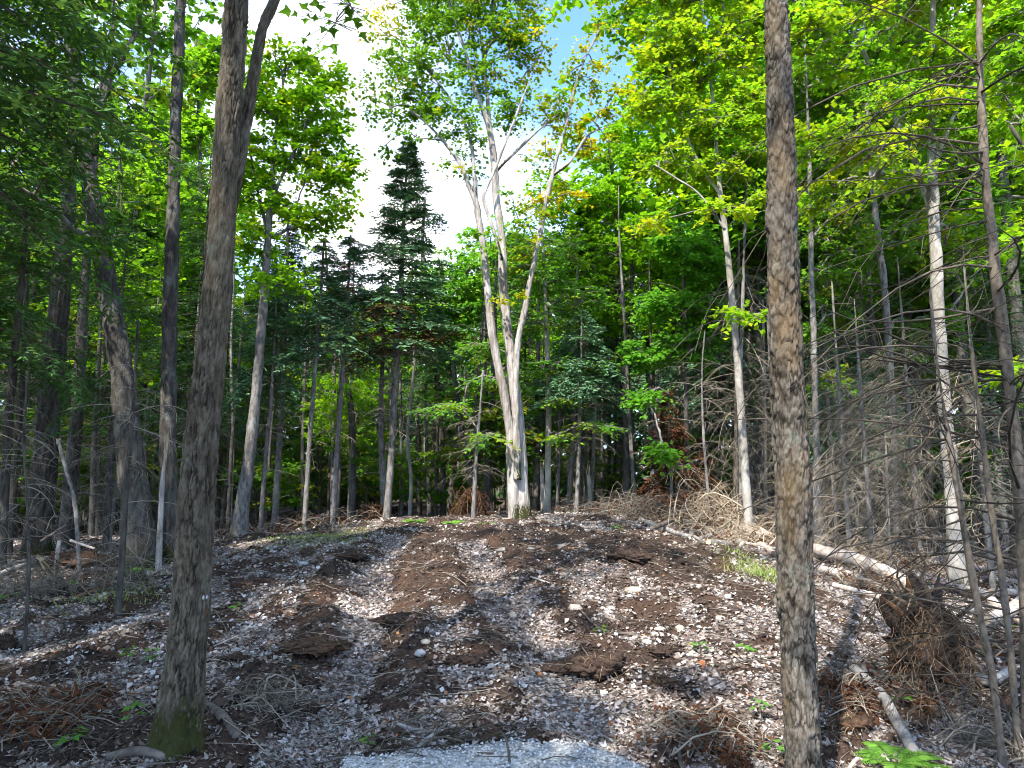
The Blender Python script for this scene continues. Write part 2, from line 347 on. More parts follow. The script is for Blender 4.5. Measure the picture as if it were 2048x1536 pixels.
def gravelmat():
    m, nt, N, L = nm('crushed_gravel')
    v = N.new('ShaderNodeTexVoronoi'); v.inputs['Scale'].default_value = 60
    tc = N.new('ShaderNodeTexCoord'); L.new(tc.outputs['Object'], v.inputs['Vector'])
    sep = N.new('ShaderNodeSeparateColor'); L.new(v.outputs['Color'], sep.inputs[0])
    c = ramp(N, L, sep.outputs[0], [(0, (0.25, 0.245, 0.235)), (0.5, (0.38, 0.375, 0.36)), (1, (0.52, 0.515, 0.50))])
    finish(nt, N, L, c, 0.9, v.outputs['Distance'], 1.0, 0.01, 0.2); return m
M['gravel'] = gravelmat()
M['pebble'] = plainmat('gravel_chip', (0.22, 0.215, 0.205), (0.56, 0.55, 0.535), 12, ra=0.8)
M['bark_left'] = barkmat('grey_brown_maple_bark', (0.060, 0.047, 0.033), (0.122, 0.102, 0.074), 0.35, 30, (0.19, 0.22, 0.17), 0.22)
M['bark_right'] = barkmat('shaggy_grey_bark', (0.060, 0.046, 0.034), (0.132, 0.115, 0.094), 0.5, 34, (0.17, 0.19, 0.155), 0.24, rust=0.8)
M['bark_dark'] = barkmat('dark_rough_bark', (0.035, 0.029, 0.024), (0.125, 0.112, 0.095), 0.22, 22, (0.20, 0.23, 0.20), 0.25, groove=False)
M['bark_pale'] = barkmat('pale_maple_bark', (0.24, 0.20, 0.165), (0.50, 0.46, 0.42), 0.16, 18, (0.52, 0.52, 0.48), 0.3, groove=False, rust=0.35)
M['bark_birch'] = barkmat('pale_smooth_bark', (0.22, 0.195, 0.165), (0.44, 0.405, 0.355), 0.5, 14, (0.55, 0.56, 0.52), 0.3, groove=False, rust=0.25, bd=0.006)
M['bark_slim'] = barkmat('slim_conifer_bark', (0.085, 0.075, 0.065), (0.25, 0.23, 0.21), 0.35, 26, (0.32, 0.34, 0.32), 0.35, groove=False, bd=0.006)
M['bark_deep'] = barkmat('dark_stem_bark', (0.05, 0.043, 0.036), (0.14, 0.125, 0.11), 0.35, 22, (0.2, 0.22, 0.2), 0.2, groove=False, bd=0.006)  # darker bark colours for the background stems
M['bark_spruce'] = barkmat('dead_spruce_bark', (0.075, 0.058, 0.042), (0.20, 0.165, 0.128), 0.6, 34, (0.26, 0.28, 0.24), 0.2, groove=False, bd=0.004, crk=0.0)
M['limb'] = plainmat('limb_bark', (0.085, 0.075, 0.065), (0.26, 0.235, 0.21), 18, (1, 1, 0.4))
M['twig'] = plainmat('live_twig', (0.04, 0.032, 0.025), (0.12, 0.095, 0.075), 20)
M['dead_twig'] = plainmat('grey_dead_twig', (0.09, 0.075, 0.058), (0.30, 0.255, 0.20), 9, ra=0.6)
M['dark_twig'] = plainmat('dark_dead_twig', (0.035, 0.027, 0.020), (0.12, 0.098, 0.072), 9, ra=0.5)
M['tan_twig'] = plainmat('tan_dead_twig', (0.19, 0.14, 0.09), (0.52, 0.43, 0.32), 8, ra=0.6)
M['log_pale'] = plainmat('weathered_pale_log', (0.24, 0.18, 0.14), (0.56, 0.49, 0.43), 9, (1, 1, 1), 0.01)
M['log_dark'] = plainmat('dark_rotting_log', (0.05, 0.038, 0.03), (0.19, 0.155, 0.13), 12, (1, 1, 1), 0.01)
M['log_grey'] = plainmat('grey_log', (0.13, 0.115, 0.10), (0.36, 0.335, 0.31), 12, (1, 1, 1), 0.01)
M['wood_fresh'] = plainmat('fresh_split_wood', (0.42, 0.30, 0.17), (0.66, 0.52, 0.33), 8, (6, 6, 1), 0.004)
M['wood_orange'] = plainmat('orange_rotten_wood', (0.16, 0.07, 0.03), (0.38, 0.19, 0.09), 16, (1, 1, 1), 0.006)
M['clod'] = plainmat('dark_soil_clod', (0.020, 0.013, 0.010), (0.085, 0.055, 0.04), 40, bd=0.06)
M['clod_brown'] = plainmat('brown_peat_clod', (0.032, 0.018, 0.011), (0.105, 0.060, 0.036), 22, bd=0.03)
M['stone'] = plainmat('pale_field_stone', (0.22, 0.18, 0.135), (0.50, 0.43, 0.34), 11, bd=0.006)
M['stone_grey'] = plainmat('grey_field_stone', (0.24, 0.23, 0.22), (0.50, 0.48, 0.46), 11, bd=0.006)
M['root'] = plainmat('bare_root', (0.055, 0.036, 0.024), (0.22, 0.155, 0.10), 14, bd=0.006, ra=0.5)
M['grass'] = leafmat('grass_blade', (0.09, 0.16, 0.03), (0.24, 0.34, 0.07), (0.45, 0.42, 0.2), 0.3)
M['moss'] = plainmat('moss_tuft', (0.035, 0.045, 0.008), (0.11, 0.13, 0.025), 60, bd=0.02)
M['cut_wood'] = plainmat('cut_end_wood', (0.45, 0.30, 0.18), (0.68, 0.52, 0.36), 14)
M['crumb'] = plainmat('soil_crumb', (0.014, 0.009, 0.007), (0.10, 0.068, 0.05), 14, bd=0.01, ra=0.7)
M['lichen'] = plainmat('pale_green_lichen', (0.15, 0.17, 0.13), (0.26, 0.29, 0.23), 30)
M['maple_shaded'] = leafmat('maple_leaf_shade_tinted', (0.045, 0.125, 0.016), (0.105, 0.24, 0.026), (0.36, 0.30, 0.02))  # shaded copy of the maple leaf, shade put into a darker green
# ------------------------------------------------------------------ tree builders
LEAF5 = ([(0, 0, 0), (0.52, 0.30, 0.07), (0.22, 0.46, 0.02), (0, 1.0, -0.10), (-0.22, 0.46, 0.02), (-0.52, 0.30, 0.07)], [(0, 1, 2), (0, 2, 3), (0, 3, 4), (0, 4, 5)])
LEAF2 = ([(0, 0, 0), (0.46, 0.42, 0.10), (0, 1.0, -0.08), (-0.46, 0.42, 0.06)], [(0, 1, 2), (0, 2, 3)])
OVAL = ([(0, 0, 0), (0.25, 0.3, 0.03), (0.2, 0.7, 0.02), (0, 1.0, -0.06), (-0.2, 0.7, 0.02), (-0.25, 0.3, 0.03)], [(0, 1, 2), (0, 2, 3), (0, 3, 4), (0, 4, 5)])
SHOOT = ([(0, 0, 0), (0.5, 0.35, 0), (0, 1, 0), (-0.5, 0.35, 0)], [(0, 1, 2), (0, 2, 3)])
def rdir(n): return norm(rng.normal(size=(n, 3)))
def pxpath(lst, Y, base=True):
    """[(px, py, width_px)] at distance Y (or per-point Y as 4th) -> points and radii in metres"""
    P = []; R = []
    for e in lst:
        yy = e[3] if len(e) > 3 else Y
        p = at(e[0], e[1], yy); P.append(p); dp = float((p - CAM) @ FW); R.append(e[2] * 0.5 / F * dp * dp / np.linalg.norm(p - CAM) * 0.97)
    return np.array(P), np.array(R)
def stem(mb, pts, rad, sides=14, step=0.08, style='plain', amp=0.010, flare=0.0, fl_h=0.35, lobes=5, moss=None, sd=0, knobs=(), fine=None):
    pts = np.asarray(pts, float); rad = np.asarray(rad, float)
    L = np.sum(np.linalg.norm(np.diff(pts, axis=0), axis=1)); n = max(4, int(L / step))
    C = spline(np.hstack([pts, rad[:, None]]), max(80, 4 * len(pts))); sl = np.concatenate([[0], np.cumsum(np.linalg.norm(np.diff(C[:, :3], axis=0), axis=1))])
    q = np.linspace(0, sl[-1], n) if fine is None else np.concatenate([np.arange(0, fine, step), np.linspace(fine, sl[-1], 40)]); n = len(q)
    C = np.stack([np.interp(q, sl, C[:, k]) for k in range(4)], -1); c = C[:, :3]; r = np.maximum(C[:, 3], 0.003)
    s_ = np.concatenate([[0], np.cumsum(np.linalg.norm(np.diff(c, axis=0), axis=1))])
    T = norm(np.gradient(c, axis=0)); u = norm(np.array([1.0, 0, 0]) - T[:, :1] * T); w = np.cross(T, u)
    th = np.linspace(0, 2 * math.pi, sides, endpoint=False); ct, st = np.cos(th)[None], np.sin(th)[None]
    rr = np.repeat(r[:, None], sides, 1); S = np.repeat(s_[:, None], sides, 1)
    X = ct * rr; Y = st * rr; g = np.full(rr.shape, 0.6)
    if style in ('plates', 'ridges'):
        cw, cl = (0.027, 0.075) if style == 'plates' else (0.024, 0.15)
        wx = 0.011 * fbm(X * 30, Y * 30, S * 11, 3, sd + 60); wz = 0.7 * fbm(X * 38, Y * 38, S * 6, 2, sd)
        f1, f2, ci, oz = voro((X + wx) / cw, (Y - wx) / cw, S / cl + wz, sd); e = f2 - f1
        g1, g2, cj, _o = voro((X - wx) / (cw * .5), (Y + wx) / (cw * .5), S / (cl * .42) + wz, sd + 50); e2 = g2 - g1
        fine_n = fbm(X * 90, Y * 90, S * 30, 2, sd + 5)
        cs = np.clip(.6 + .9 * vn(X * 22, Y * 22, S * 12, sd + 71), .15, 1)
        crack = 1 - (1 - sm(0.0, 0.24, e)) * cs; crack2 = 1 - (1 - sm(0, .22, e2)) * .45
        h = crack * crack2 * (0.42 + 0.45 * ci + .16 * cj) + .10 * fine_n
        lift = np.clip(oz, -.6, .6) * crack * (.75 if style == 'plates' else .35)
        sp = sm(0.35, 0.75, vn(X * 5, Y * 5, S * (1.3 if style == 'plates' else .7), sd + 8)) * (.45 if style == 'plates' else .5)
        h = h * (1 - sp) + sp * (0.55 + .2 * fine_n)
        g = np.clip(h, 0, 1); D = amp * (h - 0.5 + lift)
    else:
        n1 = fbm(X * 22, Y * 22, S * 5, 3, sd); D = amp * n1; g = np.clip(0.62 + 0.25 * n1, 0, 1)
    rr2 = rr + D + rr * 0.05 * vn(ct * 1.3, st * 1.3, S * 0.9, sd + 30)
    if flare:
        fz = np.exp(-S / fl_h); lob = 0.55 + 0.45 * np.cos(lobes * np.arctan2(st, ct) + 1.3 + 0 * S + 0.9 * vn(ct, st, S, sd + 4)); rr2 = rr2 + rr * flare * fz * lob
    for (ks, ka, kr, kh) in knobs:
        da = np.angle(np.exp(1j * (np.arctan2(st, ct) - ka))); rr2 = rr2 + kh * np.exp(-((S - ks) / kr) ** 2 - (da * rr / kr) ** 2) * (1 + 0.5 * fbm(X * 50, Y * 50, S * 50, 2, sd + 40))
    V = c[:, None] + rr2[..., None] * (ct[..., None] * u[:, None] + st[..., None] * w[:, None])
    i = (np.arange(n - 1) * sides)[:, None]; j = np.arange(sides)[None]; j2 = (j + 1) % sides
    Q = np.stack([i + j, i + j2, i + sides + j2, i + sides + j], -1).reshape(-1, 4)
    mo = np.zeros(rr.shape) if moss is None else moss(V, S, ct + 0 * S, st + 0 * S)
    mb.add(V, None, Q, g.ravel(), np.clip(mo, 0, 1).ravel())
    tip = len(V) * sides; base = mb.n - V.shape[0] * sides
    k = np.arange(1, sides - 1)
    off = mb.n - sides
    mb.t.append(np.stack([off + 0 * k, off + k, off + k + 1], -1)); mb.t.append(np.stack([base + 0 * k, base + k + 1, base + k], -1))
    return c, r
def grow(nodes_p, nodes_r, targets, up=0.7, ymin=None):
    """connect each crown target to the skeleton: returns curves (N,5,3), radii (N,5), outward directions"""
    P = [tuple(p) for p in nodes_p]; NP = np.array(nodes_p, float); par = [-1] * len(NP); load = np.zeros(len(NP) + 4 * len(targets) + 8)
    cap = np.concatenate([np.asarray(nodes_r, float), np.full(4 * len(targets) + 8, 9.0)])
    buf = np.zeros((len(NP) + 4 * len(targets) + 8, 3)); m = len(NP); buf[:m] = NP
    parent = np.full(len(buf), -1); order = np.argsort([np.min(np.linalg.norm(NP - t, axis=1)) for t in targets])
    curves = []; ids = []; outd = []
    for k in order:
        t = targets[k]; d = t - buf[:m]; L = np.linalg.norm(d, axis=1) + 1e-6
        cost = L * (1 + up * np.maximum(0, 0.25 - d[:, 2] / L) + 0.25 * (cap[:m] < 8) * 0)
        cost[L < 0.12] = 9e9
        p = int(np.argmin(cost)); a = buf[p]; v = t - a; l = np.linalg.norm(v)
        bend = np.array([0, 0, 0.16 * l]) + 0.07 * l * rng.normal(size=3); ss = np.array([0.25, 0.5, 0.75, 1.0])
        seg = a + v * ss[:, None] + bend * (ss * (1 - ss) * 2.2)[:, None] + 0.025 * l * rng.normal(size=(4, 3)) * (1 - ss[:, None] ** 4)
        buf[m:m + 4] = seg; parent[m] = p; parent[m + 1:m + 4] = [m, m + 1, m + 2]
        ids.append([p, m, m + 1, m + 2, m + 3]); m += 4
        outd.append(v / l)
    # pipe model
    A = np.zeros(m); tips = [i[-1] for i in ids]
    for i in tips: A[i] += 0.0065 ** 2.1
    for i in range(m - 1, -1, -1):
        if parent[i] >= 0: A[parent[i]] += A[i]
    r = np.maximum(A, 0.0045 ** 2.1) ** (1 / 2.1)
    ids = np.array(ids); Pc = buf[ids]; Rc = r[ids]
    Rc[:, 0] = np.minimum(Rc[:, 0], Rc[:, 1] * 1.15); 
    return Pc, np.minimum(Rc, 0.11), np.array(outd), targets[order]
def sprays(mb, tw, T, O, ntw=5, nl=7, tl=0.42, ls=0.095, shape=LEAF5, flat=0.25, tint=None, droop=0.25, jit=0.45, lean=None):
    """leafy twigs fanning out from every crown target, leaves lying in loose horizontal layers"""
    N = len(T); Oh = O.copy(); Oh[:, 2] *= 0.35; Oh = norm(Oh + 0.25 * rdir(N))
    d = norm(Oh[:, None] * 0.7 + rng.normal(size=(N, ntw, 3)) * np.array([0.75, 0.75, flat])); l = tl * U(0.55, 1.25, (N, ntw, 1))
    base = T[:, None] - d * l * 0.35
    ss = np.linspace(0, 1, 3)
    TP = base[:, :, None] + d[:, :, None] * (l[:, :, None] * 1.15 * ss[None, None, :, None]); TP[..., 2] -= droop * l[..., None, 0] * (ss ** 2)
    if tw is not None:
        tw.tubes(TP.reshape(-1, 3, 3), np.broadcast_to(np.array([0.0045, 0.0033, 0.0018]), (N * ntw, 3)), 3, U(0, 1, N * ntw))
    u = U(0.15, 1.05, (N, ntw, nl)); pos = base[:, :, None] + d[:, :, None] * (l[:, :, None] * 1.15 * u[..., None]); pos[..., 2] -= droop * l * (u ** 2)
    side = norm(np.cross(d, np.array([0, 0, 1.0])))[:, :, None] * np.where(np.arange(nl) % 2 == 0, 1.0, -1.0)[None, None, :, None]
    ld = norm(0.55 * d[:, :, None] + 0.75 * side + jit * rng.normal(size=pos.shape) * 0.7 + np.array([0, 0, -0.22]))
    pos = pos + ld * ls * 0.35
    nn = np.array([0, 0, 1.0]) + jit * 0.9 * rng.normal(size=pos.shape)
    if lean is not None: nn = nn + np.asarray(lean)
    per = np.clip(U(0, 1, (N, 1, 1)) * 0.5 + U(0, 1, (N, ntw, nl)) * 0.5, 0, 1)
    tt = np.zeros((N, 1, 1)) if tint is None else tint(T)[:, None, None]
    tt = np.clip(tt + 0.18 * rng.normal(size=(N, ntw, nl)) * (tt > 0.03), 0, 1)
    n = pos.shape[0] * ntw * nl
    mb.cards(pos.reshape(-1, 3), ld.reshape(-1, 3), nn.reshape(-1, 3), ls * U(0.6, 1.2, n), shape[0], shape[1], per.reshape(-1), np.broadcast_to(tt, per.shape).reshape(-1))
def blobpts(blobs, n, hollow=0.3):
    """blobs: (centre, (rx, ry, rz), weight)"""
    w = np.array([b[2] * (b[1][0] * b[1][1] * b[1][2]) ** 0.8 for b in blobs]); w = w / w.sum(); out = []
    for b, k in zip(blobs, np.maximum(1, (w * n).round().astype(int))):
        v = rdir(k) * (U(hollow ** 3, 1, (k, 1)) ** (1 / 3)); out.append(np.asarray(b[0]) + v * np.asarray(b[1]))
    return np.concatenate(out)
def pxblobs(lst, Y):
    out = []
    for e in lst:
        px, py, rx, ry = e[:4]; yy = e[4] if len(e) > 4 else Y; ryd = e[5] if len(e) > 5 else 0.8; w = e[6] if len(e) > 6 else 1.0
        k = yy / F; out.append((at(px, py, yy), (rx * k, max(rx * k * ryd, 0.3), ry * k), w))
    return out
def tree(name, label, stems, blobs, nt, bark, leaf, cat='tree', group=None, style='plain', sides=14, step=0.1, amp=0.01, ls=0.095, ntw=5, nl=7, tl=0.42, tint=None,
         flare=0.5, fl_h=0.3, moss=None, sd=1, shape=None, flat=0.25, twigs=True, hollow=0.3, grow_from=0.3, up=0.7, jit=0.45, limb=None, knobs=(), stem_part='trunk', fine=None):
    """stems: list of (points, radii). Builds thing > trunk / limb / crown in its own coordinates."""
    if shape is None:
        near = stems[0][0][0][1] < 7.5; shape = LEAF5 if near else LEAF2
        if not near: nl = int(nl * 1.6); ls = ls * 0.80; twigs = stems[0][0][0][1] < 12
    seed(sd); base = stems[0][0][0].copy(); base[2] = float(H(base[0], base[1]))
    root = empty(name, base); tag(root, label, cat, group)
    NPs, NRs = [], []
    for k, (p, r) in enumerate(stems):
        mb = MB(); c, rr = stem(mb, p, r, sides if k == 0 else min(36, max(8, sides - 4)), step if k == 0 else max(step, .03), style, amp, flare if k == 0 else 0, fl_h, moss=moss, sd=sd + k, knobs=knobs if k == 0 else (), fine=fine if k == 0 else None)
        ob = mb.build(stem_part if k == 0 or (stem_part == 'stem' and k < 3) else 'limb', M[bark] if k == 0 else M[limb or bark], root, True, base)
        if k == 0: first = ob
        elif ob.name.startswith('limb'): ob.parent = first
        i0 = int(len(c) * (grow_from if k == 0 else 0.15)); st_ = 1 if (fine and k == 0) else max(1, int(0.25 / step)); i0 = (len(c) - 36) if (fine and k == 0) else i0; NPs.append(c[i0::st_]); NRs.append(rr[i0::st_])
    if blobs:
        T = blobpts(blobs, nt, hollow); Pc, Rc, O, T2 = grow(np.concatenate(NPs), np.concatenate(NRs), T, up)
        br = MB(); br.tubes(Pc, Rc, 4, U(0, 1, len(Pc))); lf = MB()
        sprays(lf, br if twigs else None, T2, O, ntw, nl, tl, ls, shape, flat, tint, jit=jit)
        q = br.build('branches', M['limb'], root, True, base); q['kind'] = 'stuff'; o = lf.build('crown', M[leaf], root, False, base); o['kind'] = 'stuff'
    return root
def conifer_mesh(Ht, zb, rmax, nbr, r0, sd=1, needles=True, dead_from=None, m=9, ns=5, sh=(0.030, 0.13), up=(0.35, -0.15), droop=0.35, pw=0.8, ndead=40, dl=1.0, wid=0.45, trunk_pts=None, sides=9, tint=None, az=None, dr=0.006, curl=0.0, dv=0.3, kw=0.06, du=0.15, lv=0.6, md=5):
    """returns MBs trunk, boughs (woody), foliage, dead (bare lower branches); local coordinates, base at origin"""
    seed(sd); tr = MB(); bo = MB(); fo = MB(); de = MB()
    if trunk_pts is None:
        z = np.linspace(-0.15, Ht, 9); trunk_pts = np.stack([0.05 * vn(z * .4, sd, 0, sd), 0.05 * vn(z * .4, sd + 9, 0, sd), z], -1)
        trunk_r = r0 * (1 - np.clip(z / Ht, 0, 1)) ** 0.75 + 0.006
    else: trunk_pts, trunk_r = trunk_pts
    c, r = stem(tr, trunk_pts, trunk_r, sides, 0.12, 'plain', 0.006, 0.35, 0.15, sd=sd)
    def on(zz): return np.stack([np.interp(zz, c[:, 2], c[:, 0]), np.interp(zz, c[:, 2], c[:, 1]), zz], -1)
    def fan(zz, L, a, u0, dp, mm, wd, ang=0.95):
        t = np.linspace(0, 1, 6); dh = np.stack([np.cos(a), np.sin(a), 0 * a], -1)
        kx = rng.normal(size=(len(zz), 1, 3)) * kw * L[:, None, None]
        P = on(zz)[:, None] + dh[:, None] * (L[:, None] * t)[..., None] + kx * (t * (1 - t) * 3)[None, :, None]; dq = dp * (1 + dv * rng.normal(size=(len(zz), 1))); P[..., 2] += L[:, None] * (u0[:, None] * t - dq * t ** 2 + curl * t ** 3)
        tt = np.linspace(0.18, 0.97, mm); i = np.minimum((tt * 5).astype(int), 4); f = tt * 5 - i
        Q = P[:, i] * (1 - f)[None, :, None] + P[:, i + 1] * f[None, :, None]; tang = norm(P[:, i + 1] - P[:, i])
        sd_ = norm(np.cross(tang, np.array([0, 0, 1.0]))); Ls = wd * L[:, None] * (1 - 0.75 * tt)[None] * U(0.6, 1.25, (len(zz), mm)) + 0.05
        out = []
        for sg in (1, -1):
            d = norm(tang * math.cos(ang) + sg * sd_ * math.sin(ang) + rng.normal(size=tang.shape) * 0.14 + np.array([0, 0, -0.12])); out.append((Q, d, Ls))
        return P, out
    if needles and nbr:
        zz = zb + (Ht - zb) * (np.arange(nbr) + U(0, 1, nbr)) / nbr * 0.99; k = (Ht - zz) / (Ht - zb)
        L = (rmax * k ** pw * U(lv, 1.15, nbr) + 0.03); a = U(0, 2 * math.pi, nbr) if az is None else az(nbr)
        u0 = up[1] + (up[0] - up[1]) * (1 - k) + 0.08 * rng.normal(size=nbr)
        P, subs = fan(zz, L, a, u0, droop, m, wid); bo.tubes(P, np.linspace(0.011, 0.003, 6)[None] * (0.5 + L[:, None] * 0.6), 3, U(0, 1, nbr))
        br_r = U(0, 1, (nbr, 1)); tn = np.zeros(nbr) if tint is None else tint(zz, a)
        # shoots on the axis of each bough as well as on its side twigs
        for Q, d, Ls in subs:
            q = np.linspace(0.05, 0.95, ns); Bp = Q[:, :, None] + d[:, :, None] * (Ls[..., None, None] * q[None, None, :, None]); Bp[..., 2] -= 0.18 * Ls[..., None] * q ** 2
            s2 = norm(np.cross(d, np.array([0, 0, 1.0])))
            for sg in (1, -1, 0):
                if sg == 0:
                    Bq = Bp[:, :, -1:]; dd = np.repeat(d[:, :, None], 1, 2)
                else:
                    Bq = Bp; dd = norm(d[:, :, None] * 0.72 + sg * s2[:, :, None] * 0.7 + 0.22 * rng.normal(size=Bp.shape))
                n_ = dd.shape[0] * dd.shape[1] * dd.shape[2]
                rn = np.clip(0.5 * br_r[:, :, None] + 0.5 * U(0, 1, dd.shape[:3]), 0, 1)
                kk = np.repeat(0.4 + 0.6 * np.sqrt(k), n_ // nbr); sz = np.stack([sh[0] * kk * U(0.7, 1.3, n_), sh[1] * kk * U(0.6, 1.3, n_), np.ones(n_)], -1)
                fo.cards(Bq.reshape(-1, 3), dd.reshape(-1, 3), (np.array([0, 0, 1.0]) + 0.55 * rng.normal(size=(n_, 3))), sz, SHOOT[0], SHOOT[1], rn.reshape(-1), np.repeat(tn, n_ // nbr))
    if ndead:
        z0, z1 = dead_from if dead_from else (0.5, zb); zz = U(z0, z1, ndead); a = U(0, 2 * math.pi, ndead) if az is None else az(ndead); L = dl * U(0.35, 1.15, ndead)
        P, subs = fan(zz, L, a, 0.10 + du * rng.normal(size=ndead), droop * 0.9, md, 0.42, 0.8)
        de.tubes(P, np.linspace(1.0, 0.25, 6)[None] * (dr * (0.5 + 0.7 * L[:, None])), 4, U(0, 1, ndead))
        for Q, d, Ls in subs:
            q = np.linspace(0, 1, 3); Bp = Q[:, :, None] + d[:, :, None] * (Ls[..., None, None] * q[None, None, :, None]) + 0.05 * Ls[..., None, None] * rng.normal(size=(1, 1, 3, 3)) * (q > 0)[None, None, :, None]
            Bp[..., 2] -= 0.45 * Ls[..., None] * q ** 2
            keep = U(0, 1, Bp.shape[0] * Bp.shape[1]) < 0.7; B2 = Bp.reshape(-1, 3, 3)[keep]
            de.tubes(B2, np.broadcast_to(np.array([0.5, 0.36, 0.18]) * dr, (len(B2), 3)), 3, U(0, 1, len(B2)))
    return tr, bo, fo, de
def conifer(name, label, loc, bark, leaf, twigm, cat='conifer', group=None, **kw):
    root = empty(name, loc); tag(root, label, cat, group); tr, bo, fo, de = conifer_mesh(**kw)
    tr.build('trunk', M[bark], root, True)
    if bo.n: o = bo.build('boughs', M['twig'], root, True); o['kind'] = 'stuff'
    if fo.n: o = fo.build('needles', M[leaf], root); o['kind'] = 'stuff'
    if de.n: o = de.build('dead_branches', M[twigm], root, True); o['kind'] = 'stuff'
    return root
# ------------------------------------------------------------------ ground, gravel, leaf litter
def axis_(lo, hi, st, ext, k=1.22):
    a = list(np.arange(lo, hi + st / 2, st)); d = st; x = a[-1]
    while x < ext[1]: d *= k; x += d; a.append(x)
    d = st; x = a[0]; b = []
    while x > ext[0]: d *= k; x -= d; b.append(x)
    return np.array(b[::-1] + a)
def build_ground():
    xs = axis_(-7.5, 7.5, 0.055, (-320, 320)); ys = axis_(3.2, 14.5, 0.055, (-220, 420))
    X, Y = np.meshgrid(xs, ys); Z = H(X, Y); lit = litter(X, Y); n = len(xs)
    Z = Z + (np.abs(X) < 8) * (Y > 3) * (Y < 15) * (1 - lit) * 0.022 * vn(X * 17, Y * 17, 0, 61)
    px, py = proj(X, Y, Z); green = 0.55 * np.exp(-((X - PG(640, 1078)[0]) / .9) ** 2 - ((Y - PG(640, 1078)[1]) / 1.0) ** 2) + 0.4 * np.exp(-((X - PG(1520, 1140)[0]) / .6) ** 2 - ((Y - PG(1520, 1140)[1]) / 0.8) ** 2)
    i = (np.arange(len(ys) - 1) * n)[:, None]; j = np.arange(n - 1)[None]
    Q = np.stack([i + j, i + j + 1, i + n + j + 1, i + n + j], -1).reshape(-1, 4)
    mb = MB(); mb.add(np.stack([X, Y, Z], -1), None, Q, lit.ravel(), (green * (0.5 + 0.5 * vn(X * 5, Y * 5, 0, 3))).clip(0, 1).ravel())
    o = mb.build('ground', M['ground'], None, True); o['kind'] = 'structure'; o['label'] = 'dark churned forest soil rising to a low knoll'
    return o
build_ground()
def build_gravel():
    seed(5)
    xs = np.arange(-3.2, 3.0, 0.03); ys = np.concatenate([np.arange(-6, 3.4, 0.25), np.arange(3.4, 4.6, 0.03)]); X, Y = np.meshgrid(xs, ys); g = gravel_in(X, Y)
    Z = H0(X, Y) - 0.05 + 0.085 * sm(0.0, 0.6, g) + g * (0.02 * fbm(X * 2, Y * 2, 0, 2, 6) + 0.010 * vn(X * 22, Y * 22, 0, 7))
    n = len(xs); i = (np.arange(len(ys) - 1) * n)[:, None]; j = np.arange(n - 1)[None]
    Q = np.stack([i + j, i + j + 1, i + n + j + 1, i + n + j], -1); keep = (g[:-1, :-1] > 0.02); Q = Q[keep]
    mb = MB(); mb.add(np.stack([X, Y, Z], -1), None, Q)
    o = mb.build('gravel_path', M['gravel'], None, True); o['kind'] = 'structure'; o['label'] = 'pale crushed gravel at the near end of the drive'
    N = 9000; x = U(-1.6, 1.2, N); y = 4.6 - U(0, 1, N) ** 1.6 * 2.2; gi = gravel_in(x, y); k = (gi > U(0.01, 0.4, N)) | ((gravel_in(x, y - .12) > .3) & (U(0, 1, N) < .25)); x, y = x[k], y[k]; N = len(x)
    z = H0(x, y) - 0.05 + 0.085 * sm(0, .6, gravel_in(x, y)) + 0.02 * fbm(x * 2, y * 2, 0, 2, 6) + 0.004
    oc = np.array([(1, 0, 0), (-1, 0, 0), (0, 1, 0), (0, -1, 0), (0, 0, 1), (0, 0, -1)], float); f = np.array([(0, 2, 4), (2, 1, 4), (1, 3, 4), (3, 0, 4), (2, 0, 5), (1, 2, 5), (3, 1, 5), (0, 3, 5)])
    s = U(0.005, 0.014, (N, 1, 1)) * U(0.6, 1.2, (N, 6, 3)); a = U(0, 6.28, N); ca, sa = np.cos(a), np.sin(a)
    V = oc[None] * s; V = np.stack([V[..., 0] * ca[:, None] - V[..., 1] * sa[:, None], V[..., 0] * sa[:, None] + V[..., 1] * ca[:, None], V[..., 2] * 0.8], -1) + np.stack([x, y, z], -1)[:, None]
    mb = MB(); mb.add(V, f[None] + (np.arange(N) * 6)[:, None, None], None, np.repeat(U(0, 1, N), 6)); o = mb.build('gravel_chips', M['pebble']); tag(o, 'loose grey stone chips scattered over the pale gravel', 'gravel', kind='stuff')
build_gravel()
CURL = ([(0, 0, 0.05), (0.5, 0.32, 0.26), (0.2, 0.5, 0.0), (0.04, 1.0, 0.30), (-0.24, 0.52, 0.02), (-0.5, 0.34, 0.20)], [(0, 1, 2), (0, 2, 3), (0, 3, 4), (0, 4, 5)])
